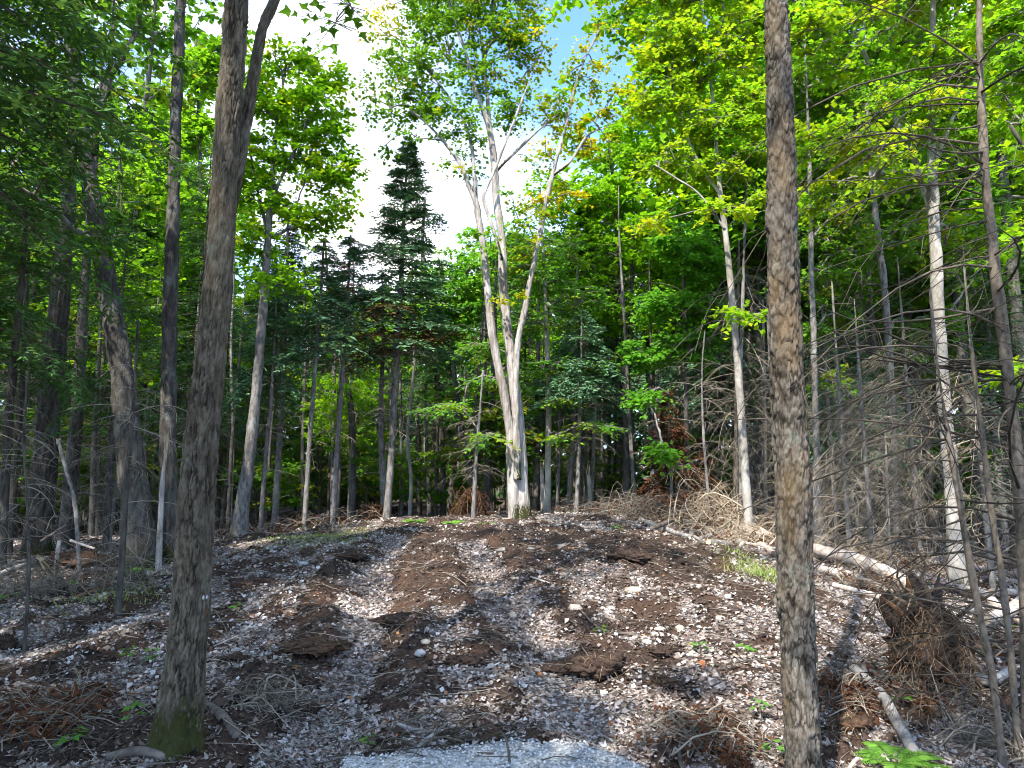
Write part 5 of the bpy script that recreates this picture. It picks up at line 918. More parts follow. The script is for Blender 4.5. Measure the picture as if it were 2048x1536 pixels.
logs = [
 ('fallen_log', 'largest pale log lying right of the near right trunk', [(1632, 1118, 23), (1740, 1158, 26), (1862, 1206, 19)], 'log_pale', 4),
 ('fallen_log', 'second pale log, just below the largest pale log', [(1640, 1150, 15), (1710, 1170, 17), (1790, 1200, 14)], 'log_pale', 2),
 ('fallen_log', 'long pale log on top of the slash left of the near right trunk', [(1328, 1032, 12), (1400, 1044, 13), (1480, 1068, 12), (1552, 1086, 10)], 'log_pale', 4),
 ('fallen_log', 'dark slim log on the knoll edge, crossed by a short log', [(1281, 1044, 10), (1330, 1060, 10), (1385, 1086, 8)], 'log_grey', 2),
 ('fallen_log', 'short dark log crossing over the slim log on the knoll', [(1298, 1068, 9), (1345, 1040, 10, 12.0)], 'log_dark', 0),
 ('forked_branch', 'grey forked branch lying against the slash heap', [(1382, 1062, 5, 11.6), (1384, 1078, 7), (1402, 1096, 8)], 'log_grey', 1),
 ('fallen_log', 'thick grey log at the foot of the slash, left of the near right trunk', [(1418, 1096, 13), (1462, 1090, 14), (1500, 1076, 10, 10.9)], 'log_grey', 4),
 ('fallen_log', 'pale straight pole within the slash above the thick grey log', [(1418, 1058, 7), (1470, 1078, 7)], 'log_pale', 0),
 ('branch', 'pale upright chunk leaning on the thick grey log', [(1478, 1112, 8), (1488, 1086, 9, 10.7)], 'log_pale', 0),
 ('fallen_log', 'pale log half hidden by the near right trunk', [(1520, 1100, 12), (1548, 1122, 12)], 'log_pale', 0),
 ('fallen_log', 'topmost log of the pile at the right edge', [(1985, 1196, 15), (2062, 1188, 16)], 'log_grey', 1),
 ('fallen_log', 'pale bleached log curving below the broad pale trunk', [(1925, 1180, 16), (1975, 1200, 18), (2008, 1240, 18)], 'log_pale', 1),
 ('fallen_log', 'thick log in the middle of the right edge pile', [(1975, 1262, 20), (2062, 1226, 24)], 'log_pale', 1),
 ('fallen_log', 'slanting log of the right edge pile, above the thick one', [(2000, 1232, 13), (2062, 1200, 15)], 'log_pale', 0),
 ('fallen_log', 'lowest slim log of the right edge pile', [(1970, 1280, 9), (2062, 1262, 9)], 'log_pale', 0),
 ('fallen_log', 'log angled behind the thin bare spruce stems, left end of the right pile', [(1900, 1226, 12), (1990, 1214, 13)], 'log_grey', 1),
 ('fallen_log', 'brown log running toward the fern at lower right', [(1712, 1372, 17), (1750, 1408, 20), (1790, 1445, 22), (1835, 1505, 24)], 'log_grey', 1),
 ('fallen_log', 'thin pale log lying over the largest pale log', [(1650, 1108, 12), (1760, 1146, 13), (1830, 1176, 10)], 'log_pale', 1),
 ('fallen_log', 'straight slim log between the pale logs and the uprooted stump', [(1668, 1196, 10), (1760, 1216, 12), (1815, 1236, 10)], 'log_pale', 0),
 ('fallen_log', 'slim log ending behind the leaning thin bare spruce', [(1800, 1196, 9), (1880, 1214, 10), (1945, 1238, 8)], 'log_pale', 1),
 ('fallen_log', 'slim pale log low in the slash, touching the near right trunk', [(1440, 1076, 6), (1500, 1094, 7), (1556, 1112, 6)], 'log_pale', 1),
 ('fallen_log', 'slim pale log high in the slash behind the long pale log', [(1400, 1034, 6), (1470, 1050, 7), (1540, 1066, 6)], 'log_pale', 0),
 ('fallen_log', 'short pale log at the crest end of the slash', [(1310, 1034, 7), (1362, 1046, 7)], 'log_pale', 0),
 ('fallen_log', 'pale log in the slash pointing at the near right trunk', [(1455, 1056, 10), (1510, 1070, 11), (1560, 1090, 10)], 'log_pale', 2),
 ('fallen_log', 'grey log crossing the slash below the pale sunlit trunk', [(1400, 1082, 8), (1450, 1066, 9), (1505, 1056, 8)], 'log_grey', 2),
 ('fallen_log', 'pale log lying beyond the uprooted stump', [(1840, 1218, 12), (1900, 1240, 14), (1960, 1268, 12)], 'log_pale', 2),
 ('fallen_log', 'bleached log at the right edge under the others', [(1985, 1300, 14), (2062, 1312, 16)], 'log_pale', 1),
 ('fallen_log', 'pale log angled down at the right edge', [(1990, 1216, 14), (2062, 1262, 16)], 'log_pale', 1),
 ('stump_stake', 'short upright stake above the brown log at lower right', [(1734, 1384, 11), (1727, 1330, 9, 5.35)], 'log_grey', 0),
 ('fallen_log', 'curved grey root log right of the uprooted stump', [(1950, 1385, 20), (1985, 1362, 22, 5.3), (2025, 1335, 14, 5.4)], 'log_grey', 1),
 ('fallen_log', 'mossy cut log at the foot of the nearest left maple', [(408, 1438, 20), (440, 1466, 21), (474, 1494, 20)], 'log_dark', 1),
 ('fallen_log', 'log end at the very bottom beside the nearest left maple', [(215, 1536, 20), (280, 1533, 18), (345, 1540, 14)], 'log_dark', 1),
 ('branch', 'bare pale brown branch lying just behind the gravel', [(792, 1478, 9), (850, 1484, 11), (905, 1480, 10), (948, 1492, 8)], 'log_grey', 2),
 ('branch', 'short light grey branch slanting into the gravel edge', [(812, 1532, 13), (845, 1508, 14), (882, 1488, 9)], 'log_grey', 1),
 ('branch', 'dark branch on the leaves in the lower middle', [(924, 1362, 8), (975, 1378, 9), (1034, 1402, 10)], 'log_dark', 1),
 ('stick', 'dark short chunk of wood right of the lower middle branch', [(1050, 1352, 9), (1072, 1376, 10)], 'log_dark', 0),
 ('stick', 'thin stick lying across the leaves in the centre', [(905, 1290, 5), (975, 1298, 5)], 'log_grey', 0),
 ('stick', 'dark stick right of centre, below the pale stones', [(1160, 1232, 4), (1210, 1258, 5), (1275, 1272, 6)], 'log_dark', 1),
 ('stick', 'short dark stick slanting left of the near right trunk', [(1428, 1272, 7), (1462, 1256, 7)], 'log_dark', 0),
 ('stick', 'thin stick near the near right trunk, level with the clods', [(1448, 1368, 5), (1520, 1358, 5)], 'log_grey', 0),
 ('stick', 'pale stick pointing up from the knoll before the triple maple', [(990, 1030, 4, 12.6), (1008, 1040, 4.5), (1026, 1050, 5)], 'log_pale', 0),
 ('stick', 'orange brown rotten stick on the left ground', [(152, 1192, 7), (190, 1184, 8), (229, 1171, 8)], 'wood_orange', 0),
 ('stick', 'thin grey stick right of the orange brown stick', [(232, 1186, 3.5), (285, 1168, 3.5)], 'log_grey', 0),
 ('stick', 'small pale stick lying left of the orange brown stick', [(86, 1205, 5), (125, 1203, 5)], 'log_pale', 0),
 ('fallen_log', 'upper grey log of the broken timber at the left edge', [(-30, 1152, 9), (40, 1138, 10), (76, 1128, 9)], 'log_grey', 0),
 ('fallen_log', 'lower pale log of the broken timber at the left edge', [(-30, 1170, 12), (30, 1155, 12), (76, 1139, 10)], 'log_grey', 0),
 ('stump_stake', 'pale upright stake beside the splintered board at left', [(112, 1164, 9), (115, 1120, 8, 8.6), (118, 1082, 7, 8.6)], 'log_pale', 1),
 ('branch', 'thin pole slanting up behind the splintered board', [(82, 1082, 5, 9.0), (132, 1050, 4, 9.2)], 'log_dark', 0),
 ('branch', 'pale branch sloping down onto the left dirt mound', [(142, 1080, 5, 9.4), (190, 1098, 5, 9.2)], 'log_pale', 0),
 ('branch', 'dark broken branch upright at the lower centre right', [(1352, 1440, 6), (1358, 1490, 8), (1368, 1540, 9)], 'log_dark', 1),
 ('stick', 'bent pale stick beside the upright stake at lower right', [(1715, 1385, 4), (1722, 1410, 4), (1708, 1432, 4)], 'log_pale', 0),
 ('branch', 'pale rotten branch left of the fern at the bottom', [(1690, 1530, 9), (1712, 1510, 8), (1728, 1512, 7)], 'log_pale', 0),
 ('stick', 'long thin twig in front of the mossy cut log', [(470, 1420, 3), (430, 1500, 3)], 'log_grey', 0),
 ('stick', 'pale thin stick left of the nearest left maple foot', [(212, 1436, 4), (262, 1405, 4), (292, 1372, 3)], 'log_pale', 0),
 ('stick', 'pale short stick right of the nearest left maple', [(425, 1290, 4), (480, 1262, 4)], 'log_pale', 0),
 ('stick', 'dark weathered stick at the bottom centre right of the gravel', [(1245, 1500, 6), (1300, 1520, 7)], 'log_grey', 0),
 ('stick', 'dark twig by the pale rut on the left of the knoll', [(665, 1112, 3), (708, 1124, 4)], 'log_dark', 0),
 ('stick', 'grey stick near the top of the right rut', [(1060, 1172, 4), (1105, 1180, 4)], 'log_grey', 0),
 ('stick', 'slender brown stick lying above the middle clod', [(1225, 1370, 5), (1280, 1398, 5)], 'log_grey', 0),
]
for k, (nme, lab, lst, mt, st) in enumerate(logs):
    big = max(e[2] for e in lst)
    logobj(nme, lab, lst, mt, {'fallen_log': 'log', 'forked_branch': 'branch', 'branch': 'branch', 'stick': 'stick', 'stump_stake': 'stake'}[nme], 500 + k, st, sides=14 if big > 8 else 8, lift=1.0 if ('pale log' in lab or 'edge pile' in lab) else .5, ends='cut_wood' if mt in ('log_pale', 'log_grey') and big > 12 else 'log_dark', bend=.02 if big < 9 else .012)
# splintered board
def board():
    a = at(80, 1116, 8.1); b_ = gpt(107, 1168, .02); d = b_ - a; L = np.linalg.norm(d); d = d / L; s = norm(np.cross(d, [0, 1.0, .3])); n = np.cross(d, s); seed(3)
    u = np.linspace(0, 1, 9); wdt = .055 * (1 - .5 * (1 - u) ** 2) + .008 * rng.normal(size=9); V = []
    for q, ww in zip(u, wdt):
        for (x, y) in ((-1, -1), (1, -1), (1, 1), (-1, 1)): V.append(a + d * L * q + s * x * ww + n * y * .014)
    V = np.array(V); Q = [(4 * i + j, 4 * i + (j + 1) % 4, 4 * i + 4 + (j + 1) % 4, 4 * i + 4 + j) for i in range(8) for j in range(4)] + [(3, 2, 1, 0), (32, 33, 34, 35)]
    root = empty('splintered_board', b_); tag(root, 'freshly split yellowish board leaning on the left broken timber', 'board'); mb = MB(); mb.add(V, None, Q); pk = mb.build('plank', M['wood_fresh'], root, False, b_)
    m2 = MB(); q = a + s * U(-.04, .04, (5, 1)); m2.tubes(np.stack([q + d * .05, q, q - d * U(.04, .12, (5, 1))], 1), np.tile([[.008, .006, .001]], (5, 1)), 4); m2.build('splinter', M['wood_fresh'], pk, False, b_)
board()
# stones
def lump(center, size, sd, mat, name, label, cat, rough=.25, flatb=.4, sub=14, group=None, hairs=0, hmat='root', tilt=0.0, parts=False):
    seed(sd); n = sub; u = np.linspace(0, math.pi, n); v = np.linspace(0, 2 * math.pi, 2 * n, endpoint=False); Uu, Vv = np.meshgrid(u, v, indexing='ij')
    D = np.stack([np.sin(Uu) * np.cos(Vv), np.sin(Uu) * np.sin(Vv), np.cos(Uu)], -1); f = 1 + rough * fbm(D[..., 0] * 1.6 + sd, D[..., 1] * 1.6, D[..., 2] * 1.6, 3, sd) + rough * .5 * np.round(vn(D[..., 0] * 2.2, D[..., 1] * 2.2, D[..., 2] * 2.2, sd + 3) * 2) * .35 + (rough > .3) * .30 * fbm(D[..., 0] * 5, D[..., 1] * 5, D[..., 2] * 5, 4, sd + 5, .65)
    V = D * f[..., None] * np.asarray(size); m = 2 * n; i = (np.arange(n - 1) * m)[:, None]; j = np.arange(m)[None]; Q = np.stack([i + j, i + m + j, i + m + (j + 1) % m, i + (j + 1) % m], -1).reshape(-1, 4)
    a = U(0, 6.28); ca, sa = math.cos(a), math.sin(a)
    mb = MB(); mb.add(V, None, Q, .5)
    if not hairs:
        o = mb.build(name, M[mat], None, rough < .3); o.location = center; tag(o, label, cat, group); return o
    root = empty(name, center); tag(root, label, cat, group); mb.build('soil', M[mat], root, False)
    k = hairs; t0 = D.reshape(-1, 3)[rng.integers(0, n * m, k)] * np.asarray(size) * .9; t0[:, 2] = np.abs(t0[:, 2]); dd = norm(t0 / np.asarray(size) + .7 * rng.normal(size=(k, 3))); l = np.mean(size) * U(.25, .9, (k, 1)); t = np.linspace(0, 1, 4)
    P = t0[:, None] + dd[:, None] * (l * t)[..., None]; P[..., 2] -= (l * t ** 2 * .8); h = MB(); h.tubes(P, np.tile([[.0035, .003, .0022, .001]], (k, 1)), 3, U(0, 1, k)); o = h.build('rootlets', M[hmat], root); o['kind'] = 'stuff'; return root
STONES = [('flat long pale stone near the top of the knoll, right of centre', 1130, 1092, 30, 5, 0), ('flat pale stone near the top of the knoll, left of the long one', 1005, 1103, 24, 8, 0), ('small tan stone between the two flat knoll stones', 1062, 1099, 16, 5, 0),
 ('rounded pale stone on the right slope, highest of the group', 1266, 1190, 28, 12, 0), ('pale pink stone at the end of a dark stick', 1151, 1228, 25, 14, 0), ('small pale stone right of the pale pink stone', 1188, 1236, 12, 7, 0), ('tan stone, left of the middle pair on the right slope', 1320, 1259, 20, 9, 0), ('angular tan stone, right of the middle pair on the right slope', 1360, 1261, 17, 13, 0),
 ('round pinkish stone below the middle pair', 1309, 1271, 16, 10, 0), ('flat grey stone under the round pinkish stone', 1295, 1291, 20, 12, 1), ('yellowish stone near the near right trunk', 1441, 1250, 18, 8, 0), ('pale stone close to the near right trunk, above the yellowish one', 1456, 1207, 13, 10, 1), ('broad pale stone under the slash edge', 1376, 1102, 36, 7, 0),
 ('half buried brown stone low on the right slope', 1386, 1318, 20, 12, 0), ('pale flat stone at left of the knoll by the grass', 606, 1121, 20, 8, 1), ('white elongated stone in the centre of the clearing', 841, 1316, 21, 13, 1), ('small tan stone above the white elongated stone', 851, 1295, 17, 8, 0), ('tan block like stone in the left rut', 707, 1237, 20, 9, 0), ('grey tan angular stone in the right rut', 1026, 1216, 14, 14, 0),
 ('small tan stone left of the highest rounded stone', 1223, 1217, 14, 7, 0), ('reddish stone on the right slope near the top', 1397, 1193, 12, 8, 0), ('small pale stone right of the flat grey stone', 1318, 1202, 10, 6, 0)]
for k, (lab, px, py, w, h, g) in enumerate(STONES):
    p = PG(px, py + h * .3); s = p[1] / F; p[2] = float(H(p[0], p[1])) + h * s * .28; lump(p, (w * .55 * s, max(w * .4 * s, .03), max(h * .62 * s, .02)), 700 + k, 'stone_grey' if g else 'stone', 'stone', lab, 'stone', .22, group='pale stones in the clearing')
CLODS = [('dark soil clod with roots on the upper right of the knoll', 1258, 1122, 38, 16, 'clod', 40), ('biggest soil clod with overhanging edge beside the right rut', 1192, 1335, 56, 34, 'clod', 70), ('reddish dark clod right of the biggest clod', 1322, 1365, 30, 18, 'clod_brown', 40), ('brown peat heap left of the left rut', 632, 1300, 56, 18, 'clod_brown', 60), ('dark peat clump below the brown peat heap', 618, 1355, 22, 22, 'clod', 30),
 ('black stump like clod right of the nearest left maple', 470, 1332, 22, 16, 'clod', 40), ('dark clod on the left slope beyond the nearest maple', 515, 1172, 34, 14, 'clod', 40), ('black root clump above the bottom right corner of the gravel', 1442, 1438, 46, 30, 'clod', 90), ('dark clod at the left edge of the picture', 6, 1266, 30, 24, 'clod', 30), ('reddish dirt mound among the left broken timber', 160, 1128, 56, 26, 'clod_brown', 120), ('low dark ridge of soil left of the nearest maple', 150, 1395, 70, 16, 'clod', 60),
 ('dark soil lump beneath the orange brown stick', 215, 1232, 50, 9, 'clod', 20), ('dark clod on the right slope above the reddish clod', 1310, 1312, 40, 14, 'clod', 30), ('small clod at the lower end of the left rut', 600, 1405, 34, 22, 'clod', 50), ('dark clump at the bottom left under the rust needles', 70, 1440, 70, 26, 'clod', 90), ('soil clod beside the brown log at lower right', 1700, 1440, 40, 30, 'clod_brown', 120), ('soil clod near the top of the left rut', 700, 1110, 30, 9, 'clod', 20), ('soil clod in the centre between the ruts', 800, 1250, 40, 12, 'clod', 20), ('dark clod left of the mid clearing stick', 940, 1335, 44, 14, 'clod', 30), ('dark bank right of the lowest sticks', 1120, 1330, 44, 14, 'clod', 30)]
for k, (lab, px, py, w, h, mt, hr) in enumerate(CLODS):
    p = PG(px, py + h * .5); s = p[1] / F; p[2] = float(H(p[0], p[1])) + h * s * .25; lump(p, (w * s, w * .75 * s, h * .62 * s), 800 + k, mt, 'soil_clod', lab, 'soil clod', .42, sub=26, hairs=hr, group='soil clods in the clearing')
# uprooted stump
def rootwad():
    b = gpt(1850, 1385); root = empty('uprooted_stump', b); tag(root, 'uprooted stump with tangled dark roots at the lower right', 'stump'); s = b[1] / F
    for nme, cx, cz, sx, sz, mt, sd in (('root_plate', 0.02, .28, .24, .34, 'clod', 5), ('peat', .0, .12, .22, .16, 'clod_brown', 6)):
        o = lump((0, 0, 0), (sx, .2, sz), 900 + sd, mt, nme, '', '', .5, sub=30)
        for q in ('label', 'category'): del o[q]
        o.parent = root; o.location = (cx, -.03 * (sd - 5), cz)
    seed(77); k = 16; a = U(0, 6.28, k); t0 = np.stack([.2 * np.cos(a), -.12 + 0 * a, .3 + .26 * np.sin(a)], -1); dd = norm(np.stack([np.cos(a), U(-1, .3, k), np.sin(a) + .2], -1)); l = U(.18, .5, (k, 1, 1)); t = np.linspace(0, 1, 6)[None, :, None]
    P = t0[:, None] + dd[:, None] * l * t + .06 * np.cumsum(rng.normal(size=(k, 6, 3)), 1) * t; 
    for i in range(k):
        m2 = MB(); m2.tubes(P[i], np.linspace(U(.012, .022), .003, 6), 6, U(0, 1)); m2.build('root', M['root'], root, True)
    k = 700; a = U(0, 6.28, k); rr = U(.3, 1.05, k); t0 = np.stack([.25 * rr * np.cos(a), U(-.22, -.05, k), .27 + .3 * rr * np.sin(a)], -1); dd = norm(np.stack([rng.normal(size=k) * .6, U(-.8, -.1, k), -U(.1, 1.2, k)], -1)); l = U(.06, .26, (k, 1, 1)); t = np.linspace(0, 1, 4)[None, :, None]
    P = t0[:, None] + dd[:, None] * l * t; P = P + .02 * rng.normal(size=P.shape) * t; h = MB(); h.tubes(P, np.tile([[.004, .0032, .0022, .001]], (k, 1)), 3, U(0, 1, k)); o = h.build('root_fibres', M['root'], root); o['kind'] = 'stuff'
    for i, (x, z, dx, dz, mt) in enumerate([(-.10, .5, -.12, .18, 'log_dark'), (-.05, .52, -.05, .2, 'wood_orange'), (.03, .52, .01, .16, 'log_dark'), (.10, .52, .03, .22, 'log_dark'), (-.14, .46, -.15, .12, 'wood_orange')]):
        m2 = MB(); m2.tubes(np.array([[x, -.02, z], [x + dx * .5, -.03, z + dz * .55], [x + dx, -.05, z + dz]]), np.array([.022, .018, .004]), 6, .5); m2.build('splinter', M[mt], root, False)
rootwad()
# brush piles: tangles of bare branches
def brush(label, px, py, w, h, n, mat, sd, lmax=1.0, up=.25, r=.006, Y=None, needles=0):
    seed(sd); b = gpt(px, py) if Y is None else gp(px, Y); s = b[1] / F; root = empty('brush_pile', b); tag(root, label, 'brush pile', 'piles of cut brush')
    W = w * s; Hh = h * s; x = rng.normal(size=n) * W * .5; y = rng.normal(size=n) * W * .4; k = np.exp(-(x / W) ** 2 - (y / W) ** 2); z = U(0, 1, n) * Hh * k
    a = U(0, 6.28, n); L = lmax * U(.25, 1.0, n); e = np.abs(rng.normal(size=n)) * up; d = np.stack([np.cos(a), np.sin(a) * .7, e], -1); t = np.linspace(-.5, .5, 6); cv = rng.normal(size=(n, 3)) * .22 * L[:, None]; cv[:, 2] = np.abs(cv[:, 2])
    P = np.stack([x, y, z], -1)[:, None] + d[:, None] * (L[:, None] * t)[..., None] + cv[:, None] * (.25 - t * t)[None, :, None] * 4; gz = H(P[..., 0] + b[0], P[..., 1] + b[1]) - b[2]; P[..., 2] = np.maximum(P[..., 2] + (gz - 0) * .7, gz + .006)
    rad = np.linspace(1.2, .4, 6)[None] * (r * U(.4, 1.2, n))[:, None]; big = np.argsort(-L * rad[:, 0])[:8]; rest = np.setdiff1d(np.arange(n), big)
    mb = MB(); mb.tubes(P[rest], rad[rest], 3, U(0, 1, len(rest))); o = mb.build('twigs', M[mat], root, True); o['kind'] = 'stuff'
    q = rng.integers(0, n, n * 2); f = U(0, 1, (n * 2, 1)); st = P[q, 2] * (1 - f) + P[q, 4] * f; dd = norm(d[q] + .9 * rng.normal(size=(n * 2, 3)) * [1, 1, .6]); l2 = L[q][:, None, None] * .32; tt = np.linspace(0, 1, 3)[None, :, None]
    mb = MB(); mb.tubes(st[:, None] + dd[:, None] * l2 * tt - np.array([0, 0, .04]) * tt ** 2, np.tile([[r * .35, r * .28, r * .15]], (n * 2, 1)), 3, U(0, 1, n * 2)); o = mb.build('twigs', M[mat], root, True); o['kind'] = 'stuff'
    for i in big:
        m2 = MB(); m2.tubes(P[i], rad[i] * 1.6, 6, U(0, 1)); m2.build('branch', M[mat], root, True)
    if needles:
        q = rng.integers(0, n, needles); f = U(0, 1, (needles, 1)); st = P[q, 1] * (1 - f) + P[q, 5] * f; mb = MB(); mb.cards(st + .03 * rng.normal(size=st.shape), rdir(needles) - [0, 0, .4], rdir(needles), np.stack([U(.015, .03, needles), U(.05, .12, needles), np.ones(needles)], -1), SHOOT[0], SHOOT[1], U(0, 1, needles)); o = mb.build('dead_needles', M['rust'], root); o['kind'] = 'stuff'
brush('tan brush heap behind the long pale log', 1440, 1048, 95, 55, 230, 'tan_twig', 601, 1.0, .45, .006, 12.2, 500)
brush('springy pale brush at the top of the slash, left of the pale sunlit trunk', 1400, 1040, 50, 75, 90, 'tan_twig', 602, .9, .9, .006, 12.4)
brush('brown brush at the left end of the slash, below the rust sapling', 1290, 1030, 75, 45, 200, 'dead_twig', 603, .9, .4, .005, 13.2, 500)
brush('flattened tan brush beneath the long pale log', 1490, 1095, 80, 10, 160, 'tan_twig', 604, .9, .1, .006, 10.9, 700)
brush('brush along the upper side of the largest pale log', 1740, 1135, 110, 34, 180, 'tan_twig', 605, .9, .4, .006, 9.8, 500)
brush('brush between the second pale log and the uprooted stump', 1730, 1220, 100, 16, 140, 'dead_twig', 606, .8, .25, .005, 8.2, 600)
brush('brush caught under the right edge log pile', 1980, 1290, 90, 20, 120, 'dead_twig', 607, .8, .3, .005, 6.2, 300)
brush('brush around the uprooted stump', 1830, 1375, 110, 16, 90, 'dead_twig', 608, .5, .3, .004, None, 200)
brush('brush at the foot of the bare spruce stems', 1990, 1480, 90, 24, 110, 'dead_twig', 609, .55, .4, .004)
brush('brush beside the brown log at lower right', 1690, 1410, 60, 14, 80, 'dead_twig', 610, .45, .35, .004, None, 500)
brush('dark brush at the left edge below the broken timber', 90, 1170, 80, 26, 120, 'dead_twig', 611, .8, .5, .005, 8.4)
brush('wiry dead brush at the bottom left corner', 70, 1470, 130, 24, 150, 'dead_twig', 612, .6, .35, .0035, None, 900)
brush('sticks and roots heaped right of the mossy cut log', 555, 1420, 80, 12, 90, 'dead_twig', 613, .5, .25, .0045)
brush('tangled twigs at the bottom right of the gravel', 1400, 1480, 110, 16, 120, 'dead_twig', 614, .5, .35, .004, None, 350)
brush('twigs heaped behind the gravel', 900, 1500, 130, 8, 70, 'dark_twig', 615, .45, .15, .004)
brush('bare tangle before the pale stem at far left', 250, 1105, 70, 60, 130, 'dead_twig', 616, .9, .9, .004, 8.6)
brush('brown brush on the forest edge left of the fir', 600, 1050, 120, 20, 160, 'dead_twig', 617, .9, .2, .005, 13.8, 900)
brush('grey brush on the forest edge right of the triple maple', 1200, 1036, 90, 26, 180, 'dead_twig', 618, .9, .3, .005, 14.4, 500)
# heaps of rust coloured dead conifer boughs
def heap(label, px, py, w, h, n, sd, Y=None):
    seed(sd); b = gpt(px, py) if Y is None else gp(px, Y); s = b[1] / F; W, Hh = w * s, h * s; root = empty('rust_bough_heap', b); tag(root, label, 'dead boughs', 'rust coloured dead boughs')
    m = 60; a = U(0, 6.28, m); top = np.stack([rng.normal(size=m) * W * .25, rng.normal(size=m) * W * .2, Hh * U(.6, 1.05, m)], -1); ft = np.stack([np.cos(a) * W * U(.5, 1, m), np.sin(a) * W * .7 * U(.5, 1, m), 0 * a], -1); t = np.linspace(0, 1, 6)[None, :, None]
    P = top[:, None] * (1 - t) + ft[:, None] * t + np.array([0, 0, 1.0]) * Hh * .35 * t * (1 - t) * 2; mb = MB(); mb.tubes(P, np.tile(np.linspace(.006, .002, 6), (m, 1)), 4, U(0, 1, m)); o = mb.build('boughs', M['root'], root, True); o['kind'] = 'stuff'
    q = rng.integers(0, m, n); i = rng.integers(0, 5, n); f = U(0, 1, (n, 1)); st = P[q, i] * (1 - f) + P[q, i + 1] * f; dr = norm(P[q, i + 1] - P[q, i]) * .7 + .8 * rdir(n) - [0, 0, .25]; sz = max(.05, W * .14)
    mb = MB(); mb.cards(st + .3 * sz * rng.normal(size=st.shape), dr, rdir(n), np.stack([U(.12, .3, n) * sz, U(.5, 1.2, n) * sz, np.ones(n)], -1), SHOOT[0], SHOOT[1], U(0, 1, n)); o = mb.build('dead_needles', M['rust'], root); o['kind'] = 'stuff'
heap('tall heap of rust brown boughs just left of the triple maple', 944, 1046, 48, 58, 2600, 631, 13.9)
heap('low rust brown boughs at the forest edge, right of the left middle maple', 600, 1060, 60, 24, 1500, 632, 14.2)
heap('rust brown boughs at the foot of the fir', 752, 1050, 50, 36, 1500, 633, 14.6)
heap('small rust brown bough left of the slash heap', 1192, 1035, 26, 24, 900, 634, 14.8)
heap('bright rust tuft at the bottom, right of the gravel', 1412, 1500, 24, 28, 700, 635)
heap('rust tuft at the bottom edge close to the near right trunk', 1468, 1530, 30, 22, 600, 636)
heap('rust needles at the lower left, before the nearest left maple', 175, 1420, 60, 26, 1500, 637)
heap('rust tuft in the bottom left corner', 105, 1490, 30, 26, 800, 638)
heap('orange tuft under the second pale log', 1712, 1178, 30, 14, 700, 639, 8.7)
heap('reddish needles beside the brown log at lower right', 1865, 1425, 50, 14, 1200, 640)
conifer('dead_sapling', 'rust brown dead conifer sapling standing behind the slash', gp(1335, 14.2), 'bark_slim', 'rust', 'tan_twig', cat='conifer', Ht=2.5, zb=.15, rmax=.75, nbr=60, r0=.03, sd=651, ndead=20, dl=.7, dead_from=(.2, 2), m=8, ns=4, sh=(.03, .09), up=(.2, -.1), droop=.6)
conifer('dead_sapling', 'smaller rust brown dead sapling right of the other, behind the slash', gp(1395, 14.8), 'bark_slim', 'rust', 'tan_twig', cat='conifer', Ht=1.7, zb=.1, rmax=.6, nbr=40, r0=.025, sd=652, ndead=14, dl=.6, dead_from=(.2, 1.4), m=8, ns=4, sh=(.03, .09), up=(.2, -.1), droop=.6)
conifer('dead_sapling', 'rust topped dead fir left of the balsam fir', gp(700, 18.0), 'bark_slim', 'rust', 'dead_twig', cat='conifer', Ht=7.2, zb=4.6, rmax=.8, nbr=50, r0=.05, sd=653, ndead=60, dl=.9, dead_from=(1, 6), m=7, ns=3, sh=(.03, .10))
# small green plants
def fern(label, px, py, size, nf, sd, mat='fern'):
    seed(sd); b = gpt(px, py); root = empty('fern', b); tag(root, label, 'fern', 'ferns in the clearing')
    for k in range(nf):
        a = k * 6.283 / nf + U(-.3, .3); L = size * U(.75, 1.1); t = np.linspace(0, 1, 9); P = np.stack([np.cos(a) * L * t, np.sin(a) * L * t, L * (.75 * t - .62 * t ** 2)], -1); mb = MB(); mb.tubes(P, np.linspace(.004, .001, 9), 4, .2)
        m = 16; q = np.linspace(.15, .98, m); i = np.minimum((q * 8).astype(int), 7); f = (q * 8 - i)[:, None]; Q = P[i] * (1 - f) + P[i + 1] * f; T = norm(P[i + 1] - P[i]); sd_ = norm(np.cross(T, [0, 0, 1.0]))
        for sg in (1, -1):
            ln = L * .26 * np.sin(np.clip(q * 1.05, 0, 1) * math.pi) ** .7 + .01; mb.cards(Q, T * .35 + sg * sd_ - [0, 0, .12], np.cross(T, sg * sd_) * sg * 1.0 + [0, 0, .6], np.stack([ln * .34 + .004, ln, ln], -1), OVAL[0], OVAL[1], U(0, 1, m))
        mb.build('frond', M[mat], root)
FERNS = [('largest fern, at the bottom right below the brown log', 1788, 1512, .27, 9), ('second fern at the bottom right, right of the largest', 1850, 1524, .20, 7), ('bluish fern at the foot of the thick leaning left trunk', 272, 1152, .26, 7), ('fern beside the splintered board', 133, 1172, .2, 6), ('pale fern sprig at the crest, left of the rust heap', 905, 1056, .26, 6), ('small fern at the crest between fir and rust heap', 830, 1052, .26, 6), ('young fern on the crest right of the fir', 862, 1042, .3, 6), ('fern by the grass patch left of the fir', 618, 1062, .28, 6), ('fern at the left edge beyond the thin crooked sapling', 4, 1200, .22, 6), ('sprig of fern before the triple maple', 975, 1052, .2, 5)]
for k, (lab, px, py, s, nf) in enumerate(FERNS): fern(lab, px, py, s, nf, 660 + k)
LM = None
